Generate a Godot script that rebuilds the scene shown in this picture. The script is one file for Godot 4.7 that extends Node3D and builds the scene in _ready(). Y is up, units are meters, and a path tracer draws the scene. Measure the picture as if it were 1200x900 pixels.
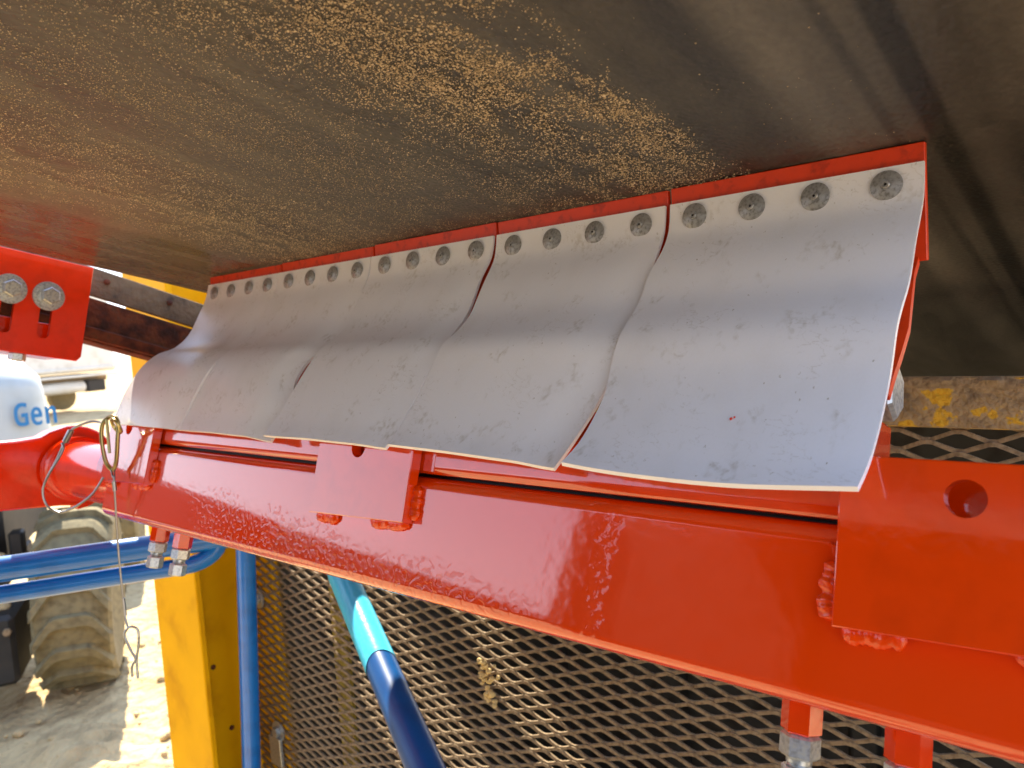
extends Node3D

# ---------------------------------------------------------------- mesh helper
class Soup:
	var v := PackedVector3Array()
	var uv := PackedVector2Array()
	var crease := 40.0
	func tri(a: Vector3, b: Vector3, c: Vector3, ua := Vector2.ZERO, ub := Vector2.ZERO, uc := Vector2.ZERO) -> void:
		v.append(a); v.append(b); v.append(c)
		uv.append(ua); uv.append(ub); uv.append(uc)
	func quad(a: Vector3, b: Vector3, c: Vector3, d: Vector3) -> void:      # counter-clockwise seen from outside
		tri(a, b, c); tri(a, c, d)
	# rows of points; normal is (next column) x (next row)
	func grid(rows: Array, wrap_cols := false, wrap_rows := false, uvs: Array = []) -> void:
		var nr: int = rows.size()
		var nc: int = rows[0].size()
		for r in (nr if wrap_rows else nr - 1):
			for c in (nc if wrap_cols else nc - 1):
				var r2: int = (r + 1) % nr
				var c2: int = (c + 1) % nc
				var a: Vector3 = rows[r][c]
				var b: Vector3 = rows[r][c2]
				var d: Vector3 = rows[r2][c]
				var e: Vector3 = rows[r2][c2]
				if uvs.is_empty():
					tri(a, b, e); tri(a, e, d)
				else:
					tri(a, b, e, uvs[r][c], uvs[r][c2], uvs[r2][c2]); tri(a, e, d, uvs[r][c], uvs[r2][c2], uvs[r2][c])
	func cap(poly: PackedVector2Array, z: float, xf: Transform3D, up: bool) -> void:
		var idx := Geometry2D.triangulate_polygon(poly)
		for i in range(0, idx.size(), 3):
			var p := poly[idx[i]]; var q := poly[idx[i + 1]]; var r := poly[idx[i + 2]]
			if ((q - p).cross(r - p) > 0.0) != up:
				var s := q; q = r; r = s
			tri(xf * Vector3(p.x, p.y, z), xf * Vector3(q.x, q.y, z), xf * Vector3(r.x, r.y, z))
	static func ccw(poly: PackedVector2Array) -> PackedVector2Array:
		if Geometry2D.is_polygon_clockwise(poly):
			poly.reverse()
		# Godot's test is in y-down terms: make the signed area positive
		var a := 0.0
		for i in poly.size():
			a += poly[i].cross(poly[(i + 1) % poly.size()])
		if a < 0.0:
			poly.reverse()
		return poly
	static func inset(poly: PackedVector2Array, d: float) -> PackedVector2Array:
		var o := PackedVector2Array()
		var n := poly.size()
		for i in n:
			var e1 := (poly[i] - poly[(i + n - 1) % n]).normalized()
			var e2 := (poly[(i + 1) % n] - poly[i]).normalized()
			var n1 := Vector2(-e1.y, e1.x); var n2 := Vector2(-e2.y, e2.x)
			var m := n1 + n2
			m = m / maxf(m.length_squared() * 0.5, 0.3)
			o.append(poly[i] + m * d)
		return o
	# extrude a polygon (xy) from z0 to z1 with chamfer b on both ends; holes cut through
	func prism(poly: PackedVector2Array, z0: float, z1: float, xf: Transform3D, b := 0.0, holes: Array = []) -> void:
		poly = Soup.ccw(poly)
		var inner := Soup.inset(poly, b) if b > 0.0 else poly
		var rings: Array = []
		var levels: Array = [[inner, z0], [poly, z0 + b], [poly, z1 - b], [inner, z1]] if b > 0.0 else [[poly, z0], [poly, z1]]
		for l in levels:
			var row: Array = []
			for p in l[0]:
				row.append(xf * Vector3(p.x, p.y, l[1]))
			rings.append(row)
		grid(rings, true)
		var caps: Array = [inner]
		for h in holes:
			var cx := 0.0
			for p in h:
				cx += p.x
			cx /= h.size()
			var out: Array = []
			for cp in caps:
				for side in [PackedVector2Array([Vector2(-99, -99), Vector2(cx, -99), Vector2(cx, 99), Vector2(-99, 99)]), PackedVector2Array([Vector2(cx, -99), Vector2(99, -99), Vector2(99, 99), Vector2(cx, 99)])]:
					for q in Geometry2D.intersect_polygons(cp, side):
						for w in Geometry2D.clip_polygons(q, h):
							out.append(w)
			caps = out
		for c in caps:
			cap(c, z0, xf, false); cap(c, z1, xf, true)
		for h in holes:
			var hh := Soup.ccw(h)
			hh.reverse()
			var ra: Array = []; var rb: Array = []
			for p in hh:
				ra.append(xf * Vector3(p.x, p.y, z0)); rb.append(xf * Vector3(p.x, p.y, z1))
			grid([ra, rb], true)
	func box(size: Vector3, xf: Transform3D, b := 0.002) -> void:
		var h := size * 0.5
		prism(PackedVector2Array([Vector2(-h.x + b, -h.y), Vector2(h.x - b, -h.y), Vector2(h.x, -h.y + b), Vector2(h.x, h.y - b), Vector2(h.x - b, h.y), Vector2(-h.x + b, h.y), Vector2(-h.x, h.y - b), Vector2(-h.x, -h.y + b)]), -h.z, h.z, xf, b)
	# profile of (radius, height) turned round the y axis of xf
	func lathe(prof: Array, seg: int, xf: Transform3D, closed := false) -> void:
		var rows: Array = []
		for p in prof:
			var row: Array = []
			for i in seg:
				var a := -TAU * i / seg
				row.append(xf * Vector3(cos(a) * p.x, p.y, sin(a) * p.x))
			rows.append(row)
		grid(rows, true, closed)
		if not closed:
			for e in [[0, prof[0].y, false], [prof.size() - 1, prof[-1].y, true]]:
				var rr: Array = rows[e[0]]
				if prof[e[0]].x < 1e-5:
					continue
				var m := xf * Vector3(0, e[1], 0)
				for i in seg:
					var a: Vector3 = rr[i]; var b: Vector3 = rr[(i + 1) % seg]
					if e[2]: tri(m, a, b)
					else: tri(m, b, a)
	# round tube along a path; radius may be an array
	func tube(path: Array, radius, seg := 10, closed := false, caps := true) -> void:
		var n := path.size()
		var rows: Array = []
		var t0: Vector3 = (path[1] - path[0]).normalized()
		var nrm := t0.cross(Vector3.UP if absf(t0.y) < 0.9 else Vector3.RIGHT).normalized()
		for i in n:
			var t: Vector3
			if closed: t = (path[(i + 1) % n] - path[(i + n - 1) % n]).normalized()
			else: t = (path[mini(i + 1, n - 1)] - path[maxi(i - 1, 0)]).normalized()
			nrm = (nrm - t * nrm.dot(t)).normalized()
			var bi := t.cross(nrm)
			var rad: float = radius[i] if radius is Array else radius
			var row: Array = []
			for k in seg:
				var a := TAU * k / seg
				row.append(path[i] + (nrm * cos(a) + bi * sin(a)) * rad)
			rows.append(row)
		grid(rows, true, closed)
		if caps and not closed:
			for k in seg:
				tri(path[0], rows[0][(k + 1) % seg], rows[0][k])
				tri(path[n - 1], rows[n - 1][k], rows[n - 1][(k + 1) % seg])
	func mesh(with_uv := false) -> ArrayMesh:
		var nt := v.size() / 3
		var fn := PackedVector3Array(); fn.resize(nt)
		var at := {}
		for t in nt:
			fn[t] = (v[t * 3 + 1] - v[t * 3]).cross(v[t * 3 + 2] - v[t * 3])
			for k in 3:
				var key := Vector3i((v[t * 3 + k] * 20000.0).round())
				if at.has(key): at[key].append(t)
				else: at[key] = PackedInt32Array([t])
		var cc := cos(deg_to_rad(crease))
		var st := SurfaceTool.new()
		st.begin(Mesh.PRIMITIVE_TRIANGLES)
		for t in nt:
			if fn[t].length_squared() < 1e-22:
				continue
			var me := fn[t].normalized()
			for k in [0, 2, 1]:
				var p := v[t * 3 + k]
				var s := Vector3.ZERO
				for o in at[Vector3i((p * 20000.0).round())]:
					if fn[o].length_squared() > 1e-22 and fn[o].normalized().dot(me) > cc:
						s += fn[o]
				st.set_normal(s.normalized() if s.length_squared() > 0.0 else me)
				st.set_uv(uv[t * 3 + k])
				st.add_vertex(p)
		if with_uv:
			st.generate_tangents()
		return st.commit()

# ---------------------------------------------------------------- naming
var taken := {}
func numbered(called: String) -> String:
	if not taken.has(called):
		taken[called] = 0
		return called
	taken[called] += 1
	return "%s_%03d" % [called, taken[called]]
func meta(o: Node3D, label: String, category := "", group := "", kind := "") -> void:
	if label: o.set_meta("label", label)
	if category: o.set_meta("category", category)
	if group: o.set_meta("group", group)
	if kind: o.set_meta("kind", kind)
func thing(called: String, label: String, category: String, at := Vector3.ZERO, group := "") -> Node3D:
	var o := Node3D.new()
	o.name = numbered(called)
	add_child(o)
	o.position = at
	meta(o, label, category, group)
	return o
# a part under parent; the soup is in world coordinates and parent stands unturned at its position
func part(called: String, s: Soup, m: Material, parent: Node3D, with_uv := false) -> MeshInstance3D:
	var o := MeshInstance3D.new()
	o.name = called
	var org := origin_of(parent)
	for i in s.v.size():
		s.v[i] -= org
	o.mesh = s.mesh(with_uv)
	o.material_override = m
	o.cast_shadow = GeometryInstance3D.SHADOW_CASTING_SETTING_ON
	parent.add_child(o, true)
	return o
func origin_of(p: Node3D) -> Vector3:
	var o := Vector3.ZERO
	var q: Node = p
	while q is Node3D and q != self:
		o += q.position
		q = q.get_parent()
	return o

# ---------------------------------------------------------------- materials
func noise(freq: float, sd: int, oct := 4, kind := FastNoiseLite.TYPE_SIMPLEX_SMOOTH) -> FastNoiseLite:
	var n := FastNoiseLite.new()
	n.noise_type = kind
	n.frequency = freq
	n.seed = sd
	n.fractal_octaves = oct
	return n
func ramp_tex(freq: float, sd: int, stops: Array, oct := 4, px := 512) -> NoiseTexture2D:
	var g := Gradient.new()
	var offs := PackedFloat32Array(); var cols := PackedColorArray()
	for s in stops:
		offs.append(s[0]); cols.append(s[1])
	g.offsets = offs; g.colors = cols
	var t := NoiseTexture2D.new()
	t.width = px; t.height = px; t.seamless = true
	t.noise = noise(freq, sd, oct)
	t.color_ramp = g
	return t
func bump_tex(freq: float, sd: int, oct := 3, strength := 4.0, px := 512) -> NoiseTexture2D:
	var t := NoiseTexture2D.new()
	t.width = px; t.height = px; t.seamless = true
	t.noise = noise(freq, sd, oct)
	t.as_normal_map = true
	t.bump_strength = strength
	return t
func mat(col: Color, rough: float, metal := 0.0, tex: Texture2D = null, scale := 4.0, bump: Texture2D = null, bscale := 0.5) -> StandardMaterial3D:
	var m := StandardMaterial3D.new()
	m.albedo_color = col
	m.roughness = rough
	m.metallic = metal
	if tex: m.albedo_texture = tex
	if tex or bump:
		m.uv1_triplanar = true
		m.uv1_scale = Vector3.ONE * scale
	if bump:
		m.normal_enabled = true
		m.normal_texture = bump
		m.normal_scale = bscale
	return m

const TH := deg_to_rad(17.0)
# the tensioned pole is turned by TH about its length: s runs up its face, n out of its face
func pole(x: float, s: float, n: float) -> Vector3:
	return Vector3(x, 1.5 + s * cos(TH) + n * sin(TH), -0.448 - s * sin(TH) + n * cos(TH))
func pole_xf(x: float, s: float, n: float) -> Transform3D:
	return Transform3D(Basis(Vector3(1, 0, 0), Vector3(0, cos(TH), -sin(TH)), Vector3(0, sin(TH), cos(TH))), pole(x, s, n))
const BS := 0.2359                       # slope of the belt (rise per metre towards the photographer)
func belt_y(z: float) -> float:
	return 1.7113 + (z + 0.6017) * BS
func circle(c: Vector2, r: float, n := 28) -> PackedVector2Array:
	var o := PackedVector2Array()
	for i in n:
		o.append(c + Vector2(cos(TAU * i / n), sin(TAU * i / n)) * r)
	return o
func hexagon(r: float, turn := 0.0) -> PackedVector2Array:
	var o := PackedVector2Array()
	for i in 6:
		o.append(Vector2(cos(turn + TAU * i / 6), sin(turn + TAU * i / 6)) * r)
	return o
func along(d: Vector3, at: Vector3, up := Vector3.UP) -> Transform3D:     # y axis along d
	d = d.normalized()
	if absf(d.dot(up)) > 0.95: up = Vector3.RIGHT
	var x := up.cross(d).normalized()
	return Transform3D(Basis(x, d, x.cross(d)), at)
func zalong(d: Vector3, at: Vector3, up := Vector3.UP) -> Transform3D:    # z axis along d
	d = d.normalized()
	if absf(d.dot(up)) > 0.95: up = Vector3.RIGHT
	var x := up.cross(d).normalized()
	return Transform3D(Basis(x, d.cross(x), d), at)
func smooth_path(pts: Array, per := 6, closed := false) -> Array:
	var o: Array = []
	var n := pts.size()
	for i in (n if closed else n - 1):
		var p0: Vector3 = pts[(i + n - 1) % n] if closed else pts[maxi(i - 1, 0)]
		var p1: Vector3 = pts[i]
		var p2: Vector3 = pts[(i + 1) % n]
		var p3: Vector3 = pts[(i + 2) % n] if closed else pts[mini(i + 2, n - 1)]
		for k in per:
			o.append(p1.cubic_interpolate(p2, p0, p3, float(k) / per))
	if not closed: o.append(pts[-1])
	return o

var M := {}
var rng := RandomNumberGenerator.new()

func materials() -> void:
	var peel := bump_tex(0.035, 3, 2, 2.0)
	var tone := ramp_tex(0.008, 5, [[0.0, Color(0.93, 0.93, 0.93)], [0.6, Color.WHITE]], 4)
	M.orange = mat(Color(0.89, 0.25, 0.0), 0.10, 0.0, tone, 6.0, peel, 0.12)
	M.orange.clearcoat_enabled = true; M.orange.clearcoat = 1.0; M.orange.clearcoat_roughness = 0.03; M.orange.metallic_specular = 0.5
	M.red = mat(Color(0.93, 0.20, 0.0), 0.16, 0.0, tone, 6.0, peel, 0.12)
	M.red.clearcoat_enabled = true; M.red.clearcoat = 0.5; M.red.clearcoat_roughness = 0.08
	M.blade = mat(Color(0.90, 0.25, 0.0), 0.42, 0.0, ramp_tex(0.012, 8, [[0.0, Color(0.7, 0.66, 0.62)], [0.35, Color(0.95, 0.95, 0.95)], [1.0, Color.WHITE]], 5), 7.0, peel, 0.1)
	M.weld = mat(Color(0.92, 0.27, 0.0), 0.16, 0.0, tone, 9.0, bump_tex(0.03, 11, 3, 5.0), 0.5)
	M.zinc = mat(Color(0.84, 0.85, 0.84), 0.36, 0.65, ramp_tex(0.02, 12, [[0.0, Color(0.62, 0.62, 0.6)], [0.5, Color(0.9, 0.92, 0.95)], [1.0, Color(1, 0.98, 0.9)]], 4), 20.0, bump_tex(0.05, 13, 3, 2.0), 0.3)
	M.rivet = mat(Color(0.72, 0.72, 0.71), 0.36, 0.35, ramp_tex(0.02, 14, [[0.0, Color(0.55, 0.53, 0.5)], [0.5, Color(0.9, 0.9, 0.9)], [1.0, Color.WHITE]], 4), 25.0)
	M.dark = mat(Color(0.08, 0.075, 0.07), 0.6)
	M.gold = mat(Color(0.68, 0.62, 0.42), 0.3, 0.9)
	M.wire = mat(Color(0.6, 0.6, 0.6), 0.35, 0.9)
	M.yellow = mat(Color(0.95, 0.71, 0.0), 0.55, 0.0, ramp_tex(0.006, 21, [[0.0, Color(0.85, 0.8, 0.7)], [0.4, Color(0.96, 0.95, 0.93)], [1.0, Color.WHITE]], 5), 1.6, bump_tex(0.03, 22, 3, 1.5), 0.15)
	M.yellow.metallic_specular = 0.25
	M.olive = mat(Color(0.62, 0.55, 0.18), 0.7, 0.0, ramp_tex(0.015, 23, [[0.0, Color(0.5, 0.46, 0.4)], [0.5, Color(0.9, 0.88, 0.8)], [1.0, Color.WHITE]], 5), 3.0)
	M.dusty = mat(Color(0.58, 0.51, 0.40), 0.9, 0.0, ramp_tex(0.02, 24, [[0.0, Color(0.6, 0.55, 0.5)], [0.55, Color(0.95, 0.93, 0.9)], [1.0, Color.WHITE]], 5), 8.0, bump_tex(0.06, 25, 4, 5.0), 0.8)
	M.bar = mat(Color.WHITE, 0.85, 0.0, ramp_tex(0.011, 26, [[0.0, Color(0.33, 0.28, 0.22)], [0.35, Color(0.53, 0.45, 0.33)], [0.62, Color(0.6, 0.51, 0.37)], [0.68, Color(0.74, 0.58, 0.16)], [1.0, Color(0.8, 0.62, 0.1)]], 5), 4.0, bump_tex(0.05, 27, 5, 6.0), 0.8)
	M.blue = mat(Color(0.04, 0.47, 0.82), 0.28, 0.0, ramp_tex(0.01, 31, [[0.0, Color(0.8, 0.82, 0.85)], [0.5, Color.WHITE]], 4), 3.0, bump_tex(0.02, 32, 2, 1.5), 0.1)
	M.blue.clearcoat_enabled = true; M.blue.clearcoat = 0.6; M.blue.clearcoat_roughness = 0.15
	M.navy = mat(Color(0.05, 0.32, 0.57), 0.3, 0.0, ramp_tex(0.01, 33, [[0.0, Color(0.8, 0.82, 0.85)], [0.5, Color.WHITE]], 4), 3.0, bump_tex(0.02, 32, 2, 1.5), 0.1)
	M.tape = mat(Color(0.30, 0.82, 0.95), 0.22, 0.0, ramp_tex(0.02, 34, [[0.0, Color(0.85, 0.95, 1.0)], [0.6, Color.WHITE]], 4), 9.0, bump_tex(0.02, 35, 3, 3.0), 0.35)
	M.rust = mat(Color.WHITE, 0.85, 0.1, ramp_tex(0.012, 41, [[0.0, Color(0.16, 0.08, 0.05)], [0.45, Color(0.33, 0.16, 0.08)], [0.7, Color(0.42, 0.22, 0.11)], [1.0, Color(0.3, 0.2, 0.13)]], 5), 4.0, bump_tex(0.05, 42, 4, 4.0), 0.5)
	M.grime = mat(Color.WHITE, 0.85, 0.0, ramp_tex(0.012, 43, [[0.0, Color(0.2, 0.16, 0.12)], [0.3, Color(0.38, 0.31, 0.23)], [1.0, Color(0.46, 0.38, 0.28)]], 5), 3.0, bump_tex(0.05, 44, 4, 4.0), 0.5)
	M.sand = mat(Color.WHITE, 1.0, 0.0, ramp_tex(0.01, 51, [[0.0, Color(0.57, 0.48, 0.33)], [0.45, Color(0.74, 0.64, 0.46)], [1.0, Color(0.82, 0.73, 0.54)]], 6), 0.7, bump_tex(0.03, 52, 5, 10.0), 1.0)
	M.grain = mat(Color.WHITE, 0.95)
	M.grain.vertex_color_use_as_albedo = true
	M.tyre = mat(Color(0.52, 0.48, 0.36), 0.95, 0.0, ramp_tex(0.015, 61, [[0.0, Color(0.6, 0.58, 0.55)], [0.5, Color(0.9, 0.9, 0.88)], [1.0, Color(1, 0.98, 0.92)]], 5), 2.5, bump_tex(0.05, 62, 4, 3.0), 0.4)
	M.chassis = mat(Color(0.2, 0.2, 0.2), 0.6, 0.1, ramp_tex(0.01, 63, [[0.0, Color(1.0, 0.92, 0.8)], [0.5, Color(0.8, 0.78, 0.75)], [1.0, Color(0.6, 0.6, 0.6)]], 5), 2.0)
	M.cowl = mat(Color(0.66, 0.69, 0.68), 0.45, 0.0, ramp_tex(0.006, 64, [[0.0, Color(0.86, 0.85, 0.82)], [0.5, Color.WHITE]], 4), 1.0)
	M.white = mat(Color(0.82, 0.81, 0.77), 0.5, 0.0, ramp_tex(0.006, 65, [[0.0, Color(0.88, 0.86, 0.82)], [0.5, Color.WHITE]], 5), 0.6)
	M.letter = mat(Color(0.08, 0.42, 0.62), 0.5)
	M.steel = mat(Color(0.27, 0.26, 0.23), 0.7, 0.2, ramp_tex(0.01, 66, [[0.0, Color(0.7, 0.62, 0.55)], [0.6, Color.WHITE]], 5), 1.5)
	M.foliage = mat(Color(0.2, 0.26, 0.12), 0.9)

# ---------------------------------------------------------------- computed pictures of surfaces
func img_tex(im: Image) -> ImageTexture:
	im.generate_mipmaps()
	return ImageTexture.create_from_image(im)

func belt_material() -> StandardMaterial3D:
	var W := 1024; var H := 1024
	var fine := noise(0.16, 70, 3); var mid := noise(0.02, 71, 4); var streak := noise(0.03, 72, 4); var big := noise(0.006, 73, 3)
	var alb := PackedByteArray(); alb.resize(W * H * 3)
	var rgh := PackedByteArray(); rgh.resize(W * H)
	var sx := PackedFloat32Array(); sx.resize(W)
	for i in W:
		var x := -1.27 + 1.30 * (i + 0.5) / W
		# running marks, each a stripe the length of the belt
		var d := 0.0
		d -= 0.40 * smoothstep(0.011, 0.005, absf(x + 0.106))
		d -= 0.18 * smoothstep(0.006, 0.002, absf(x + 0.132))
		d -= 0.12 * smoothstep(0.02, 0.0, absf(x + 0.07))
		d += 0.22 * smoothstep(0.03, 0.0, absf(x + 0.165))
		d += 0.10 * smoothstep(0.03, 0.0, absf(x + 0.03))
		d -= 0.10 * smoothstep(-0.30, -0.24, x) * smoothstep(-0.17, -0.22, x)
		sx[i] = d
	for j in H:
		for i in W:
			var x := -1.27 + 1.30 * (i + 0.5) / W
			var s := streak.get_noise_2d(i * 1.0, j * 0.03)
			var m := mid.get_noise_2d(i, j * 0.8)
			var b := big.get_noise_2d(i, j * 0.4)
			var f := fine.get_noise_2d(i, j * 1.4)
			var left := smoothstep(-0.45, -0.95, x)        # the dustier half of the belt
			var k := 0.29 + 0.035 * left + 0.05 * left + sx[i] * 0.34 + s * 0.06 + m * 0.05 + b * 0.05 + f * (0.035 + 0.02 * left)
			k = clampf(k, 0.05, 0.6)
			var o := (j * W + i) * 3
			alb[o] = int(255.0 * clampf(k * (1.02 + 0.03 * left), 0, 1))
			alb[o + 1] = int(255.0 * clampf(k * (0.985 - 0.02 * left), 0, 1))
			alb[o + 2] = int(255.0 * clampf(k * (0.94 - 0.10 * left), 0, 1))
			var smoothed := smoothstep(-0.93, -1.02, x + 0.04 * b)
			rgh[j * W + i] = int(255.0 * clampf(0.50 + 0.1 * m - 0.24 * smoothed + 0.10 * s, 0.2, 0.9))
	var mt := StandardMaterial3D.new()
	mt.albedo_texture = img_tex(Image.create_from_data(W, H, false, Image.FORMAT_RGB8, alb))
	mt.roughness = 1.0
	mt.roughness_texture = img_tex(Image.create_from_data(W, H, false, Image.FORMAT_L8, rgh))
	mt.normal_enabled = true
	mt.normal_texture = bump_tex(0.25, 74, 3, 1.6, 1024)
	mt.normal_scale = 0.35
	return mt

func skirt_material(sd: int) -> StandardMaterial3D:
	var N := 384
	var a := noise(0.016, sd, 5); a.domain_warp_enabled = true; a.domain_warp_amplitude = 40.0
	var b := noise(0.07, sd + 1, 3); var c := noise(0.008, sd + 2, 3); var sc := noise(0.05, sd + 3, 3)
	var r := RandomNumberGenerator.new(); r.seed = sd
	var d := PackedFloat32Array(); d.resize(N * N)
	for j in N:
		for i in N:
			var smear := maxf(0.0, a.get_noise_2d(i * 0.9, j) - 0.24) * maxf(0.0, b.get_noise_2d(i, j) + 0.25) * 1.5
			var scratch := smoothstep(0.05, 0.0, absf(sc.get_noise_2d(i * 0.35 + j * 0.2, j * 1.2 - i * 0.3))) * smoothstep(0.12, 0.4, c.get_noise_2d(i + 500, j)) * 0.14
			d[j * N + i] = smear * 0.5 + scratch + 0.05 * maxf(0.0, c.get_noise_2d(i, j)) + 0.015 * b.get_noise_2d(i * 3.0, j * 3.0)
	for k in 60:
		var px := r.randi_range(2, N - 3); var py := r.randi_range(2, N - 3)
		var w := r.randf_range(0.15, 0.5)
		for q in r.randi_range(1, 4):
			d[(py + r.randi_range(-1, 1)) * N + px + r.randi_range(-1, 1)] += w
	var im := PackedByteArray(); im.resize(N * N * 3)
	for k in N * N:
		var t := clampf(d[k], 0.0, 0.8)
		im[k * 3] = int(255.0 * (0.965 - 0.48 * t)); im[k * 3 + 1] = int(255.0 * (0.962 - 0.53 * t)); im[k * 3 + 2] = int(255.0 * (0.965 - 0.64 * t))
	var m := StandardMaterial3D.new()
	m.albedo_texture = img_tex(Image.create_from_data(N, N, false, Image.FORMAT_RGB8, im))
	m.roughness = 0.27
	m.normal_enabled = true
	m.normal_texture = bump_tex(0.012, sd + 5, 3, 2.0, 256)
	m.normal_scale = 0.12
	m.backlight_enabled = true
	m.backlight = Color(0.18, 0.18, 0.18)
	return m

# enamel on the long face: orange peel, a field of droplets low down, runs
func beam_material() -> StandardMaterial3D:
	var W := 2048; var H := 160
	var im := Image.create(W, H, false, Image.FORMAT_L8)
	var peel := noise(0.05, 80, 2); var drops := noise(0.075, 81, 1); var patch := noise(0.006, 82, 2); var runs := noise(0.02, 83, 3)
	for j in H:
		for i in W:
			var x := -1.2 + 1.6 * i / W           # metres along the pole
			var s := 1.0 - float(j) / H            # 1 at the top of the face
			var h := 0.5 + 0.05 * peel.get_noise_2d(i, j)
			var zone := smoothstep(-0.95, -0.8, x) * smoothstep(-0.33, -0.42, x) * smoothstep(0.45, 0.2, s + 0.25 * patch.get_noise_2d(i, j) + 0.55 * (x + 0.55)) 
			h += zone * 0.34 * smoothstep(0.12, 0.55, drops.get_noise_2d(i * 1.1, j * 1.1))
			for rx in [-0.30, -0.62, -1.04]:
				var off: float = x - rx + 0.008 * runs.get_noise_2d(j * 1.5, rx * 900.0) + (0.5 - s) * 0.012
				h += 0.22 * smoothstep(0.011, 0.004, absf(off)) * (0.5 + runs.get_noise_2d(i * 3.0, j * 3.0))
			im.set_pixel(i, j, Color(h, h, h))
	im.bump_map_to_normal_map(5.0)
	var m: StandardMaterial3D = M.orange.duplicate()
	m.uv1_triplanar = false
	m.uv1_scale = Vector3.ONE
	m.albedo_texture = null
	m.normal_texture = img_tex(im)
	m.normal_scale = 0.35
	return m

# ---------------------------------------------------------------- the conveyor belt
func build_belt() -> void:
	var o := thing("conveyor_belt", "dark dusty rubber conveyor belt overhead with sand grains stuck underneath", "conveyor belt", Vector3(-0.62, 1.7113, -0.6017))
	var s := Soup.new()
	s.crease = 60.0
	var lo: Array = []; var uvs: Array = []; var hi: Array = []
	var zs: Array = []
	var z := 3.2
	while z > -2.41:
		zs.append(z); z -= 0.1
	for zz in zs:
		var a: Array = []; var b: Array = []; var u: Array = []
		for i in 27:
			var x := -1.27 + 1.30 * i / 26.0
			var sag := 0.0012 * sin(i * 0.9 + zz * 2.0) * smoothstep(0.0, 0.2, absf(zz + 0.6))
			a.append(Vector3(x, belt_y(zz) + 0.0012 + sag, zz)); b.append(Vector3(x, belt_y(zz) + 0.0132, zz))
			u.append(Vector2((x + 1.27) / 1.30, (zz + 0.6) / 2.0))
		lo.append(a); hi.append(b); uvs.append(u)
	s.grid(lo, false, false, uvs)                       # faces down: +x, then -z
	for r in hi: r.reverse()
	s.grid(hi)
	for r in hi: r.reverse()
	for e in [0, 26]:
		for r in lo.size() - 1:
			if e == 0: s.quad(lo[r][0], lo[r + 1][0], hi[r + 1][0], hi[r][0])
			else: s.quad(lo[r][26], hi[r][26], hi[r + 1][26], lo[r + 1][26])
	# the flat of a belt: direction of grid rows (+x) then rows go -z gives +x cross -z = +y, so turn the faces over
	for t in range(0, s.v.size(), 3):
		var q := s.v[t + 1]; s.v[t + 1] = s.v[t + 2]; s.v[t + 2] = q
		var w := s.uv[t + 1]; s.uv[t + 1] = s.uv[t + 2]; s.uv[t + 2] = w
	part("belt_cover", s, belt_material(), o, true)
	# sand grains stuck to the underside
	var gm := Soup.new()
	gm.crease = 10.0
	var px := [Vector3(1, 0, 0), Vector3(0, 0, 1), Vector3(-1, 0, 0), Vector3(0, 0, -1)]
	for k in 4:
		gm.tri(Vector3(0, 0.8, 0), px[k], px[(k + 1) % 4]); gm.tri(Vector3(0, -0.8, 0), px[(k + 1) % 4], px[k])
	var mm := MultiMesh.new()
	mm.transform_format = MultiMesh.TRANSFORM_3D
	mm.use_colors = true
	var gmesh := gm.mesh()
	gmesh.surface_set_material(0, M.grain)
	mm.mesh = gmesh
	var r := RandomNumberGenerator.new(); r.seed = 7
	var n1 := noise(26.0, 90, 3); var n2 := noise(7.0, 91, 3)
	var xs: Array = []; var cols: Array = []
	var down := Vector3(0, -1, BS).normalized()
	var tries := 0
	while xs.size() < 90000 and tries < 2500000:
		tries += 1
		var x := r.randf_range(-1.1, -0.12)
		var w := r.randf_range(-0.01, 0.56)
		var edge := -0.253 + 0.012 * n2.get_noise_2d(w, 3.0) + 0.02 * smoothstep(0.06, 0.0, w)
		var d := smoothstep(edge, edge - 0.008, x + r.randfn(0.0, 0.004))
		if d <= 0.0 and r.randf() > 0.0016: continue
		if d <= 0.0: d = 1.0
		else:
			var core := exp(-pow((x + 0.325) / 0.06, 2.0) - pow((w - 0.25) / 0.09, 2.0)) + 0.75 * exp(-pow((x + 0.27) / 0.03, 2.0) - pow((w - 0.15) / 0.09, 2.0)) + 0.35 * exp(-pow((x + 0.34) / 0.06, 2.0) - pow((w - 0.06) / 0.07, 2.0))
			var wide := 0.16 * smoothstep(-0.98, -0.86, x) * (0.6 + 1.1 * exp(-pow((x + 0.9) / 0.10, 2.0)) + 0.5 * exp(-pow((x + 0.45) / 0.14, 2.0)))
			d *= 0.62 * core + 1.05 * wide
			d *= clampf(0.7 + 0.9 * n1.get_noise_2d(x * 1.4, w * 0.8) + 0.9 * n2.get_noise_2d(x, w * 0.35), 0.02, 2.0)
		if r.randf() > d: continue
		var sz := 0.00023 + 0.00047 * pow(r.randf(), 2.5) * (1.0 + 0.9 * exp(-pow((x + 0.33) / 0.12, 2.0)))
		sz *= 1.0 + 0.35 * smoothstep(-0.5, -0.8, x)
		if r.randf() < 0.012: sz *= 1.7
		var p := Vector3(x, 1.7113 + w * BS * 0.9733, -0.6017 + w * 0.9733) + down * sz * 0.15
		var bas := Basis.from_euler(Vector3(r.randf() * TAU, r.randf() * TAU, r.randf() * TAU)).scaled(Vector3(1.0, r.randf_range(0.55, 0.8), r.randf_range(0.8, 1.35)) * sz)
		xs.append(Transform3D(bas, p - o.position))
		var t := r.randf()
		cols.append(Color(0.48, 0.36, 0.23).lerp(Color(0.72, 0.58, 0.41), t) * r.randf_range(0.55, 1.1) * (1.0 + 0.2 * smoothstep(-0.5, -0.8, x)))
	mm.instance_count = xs.size()
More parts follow.
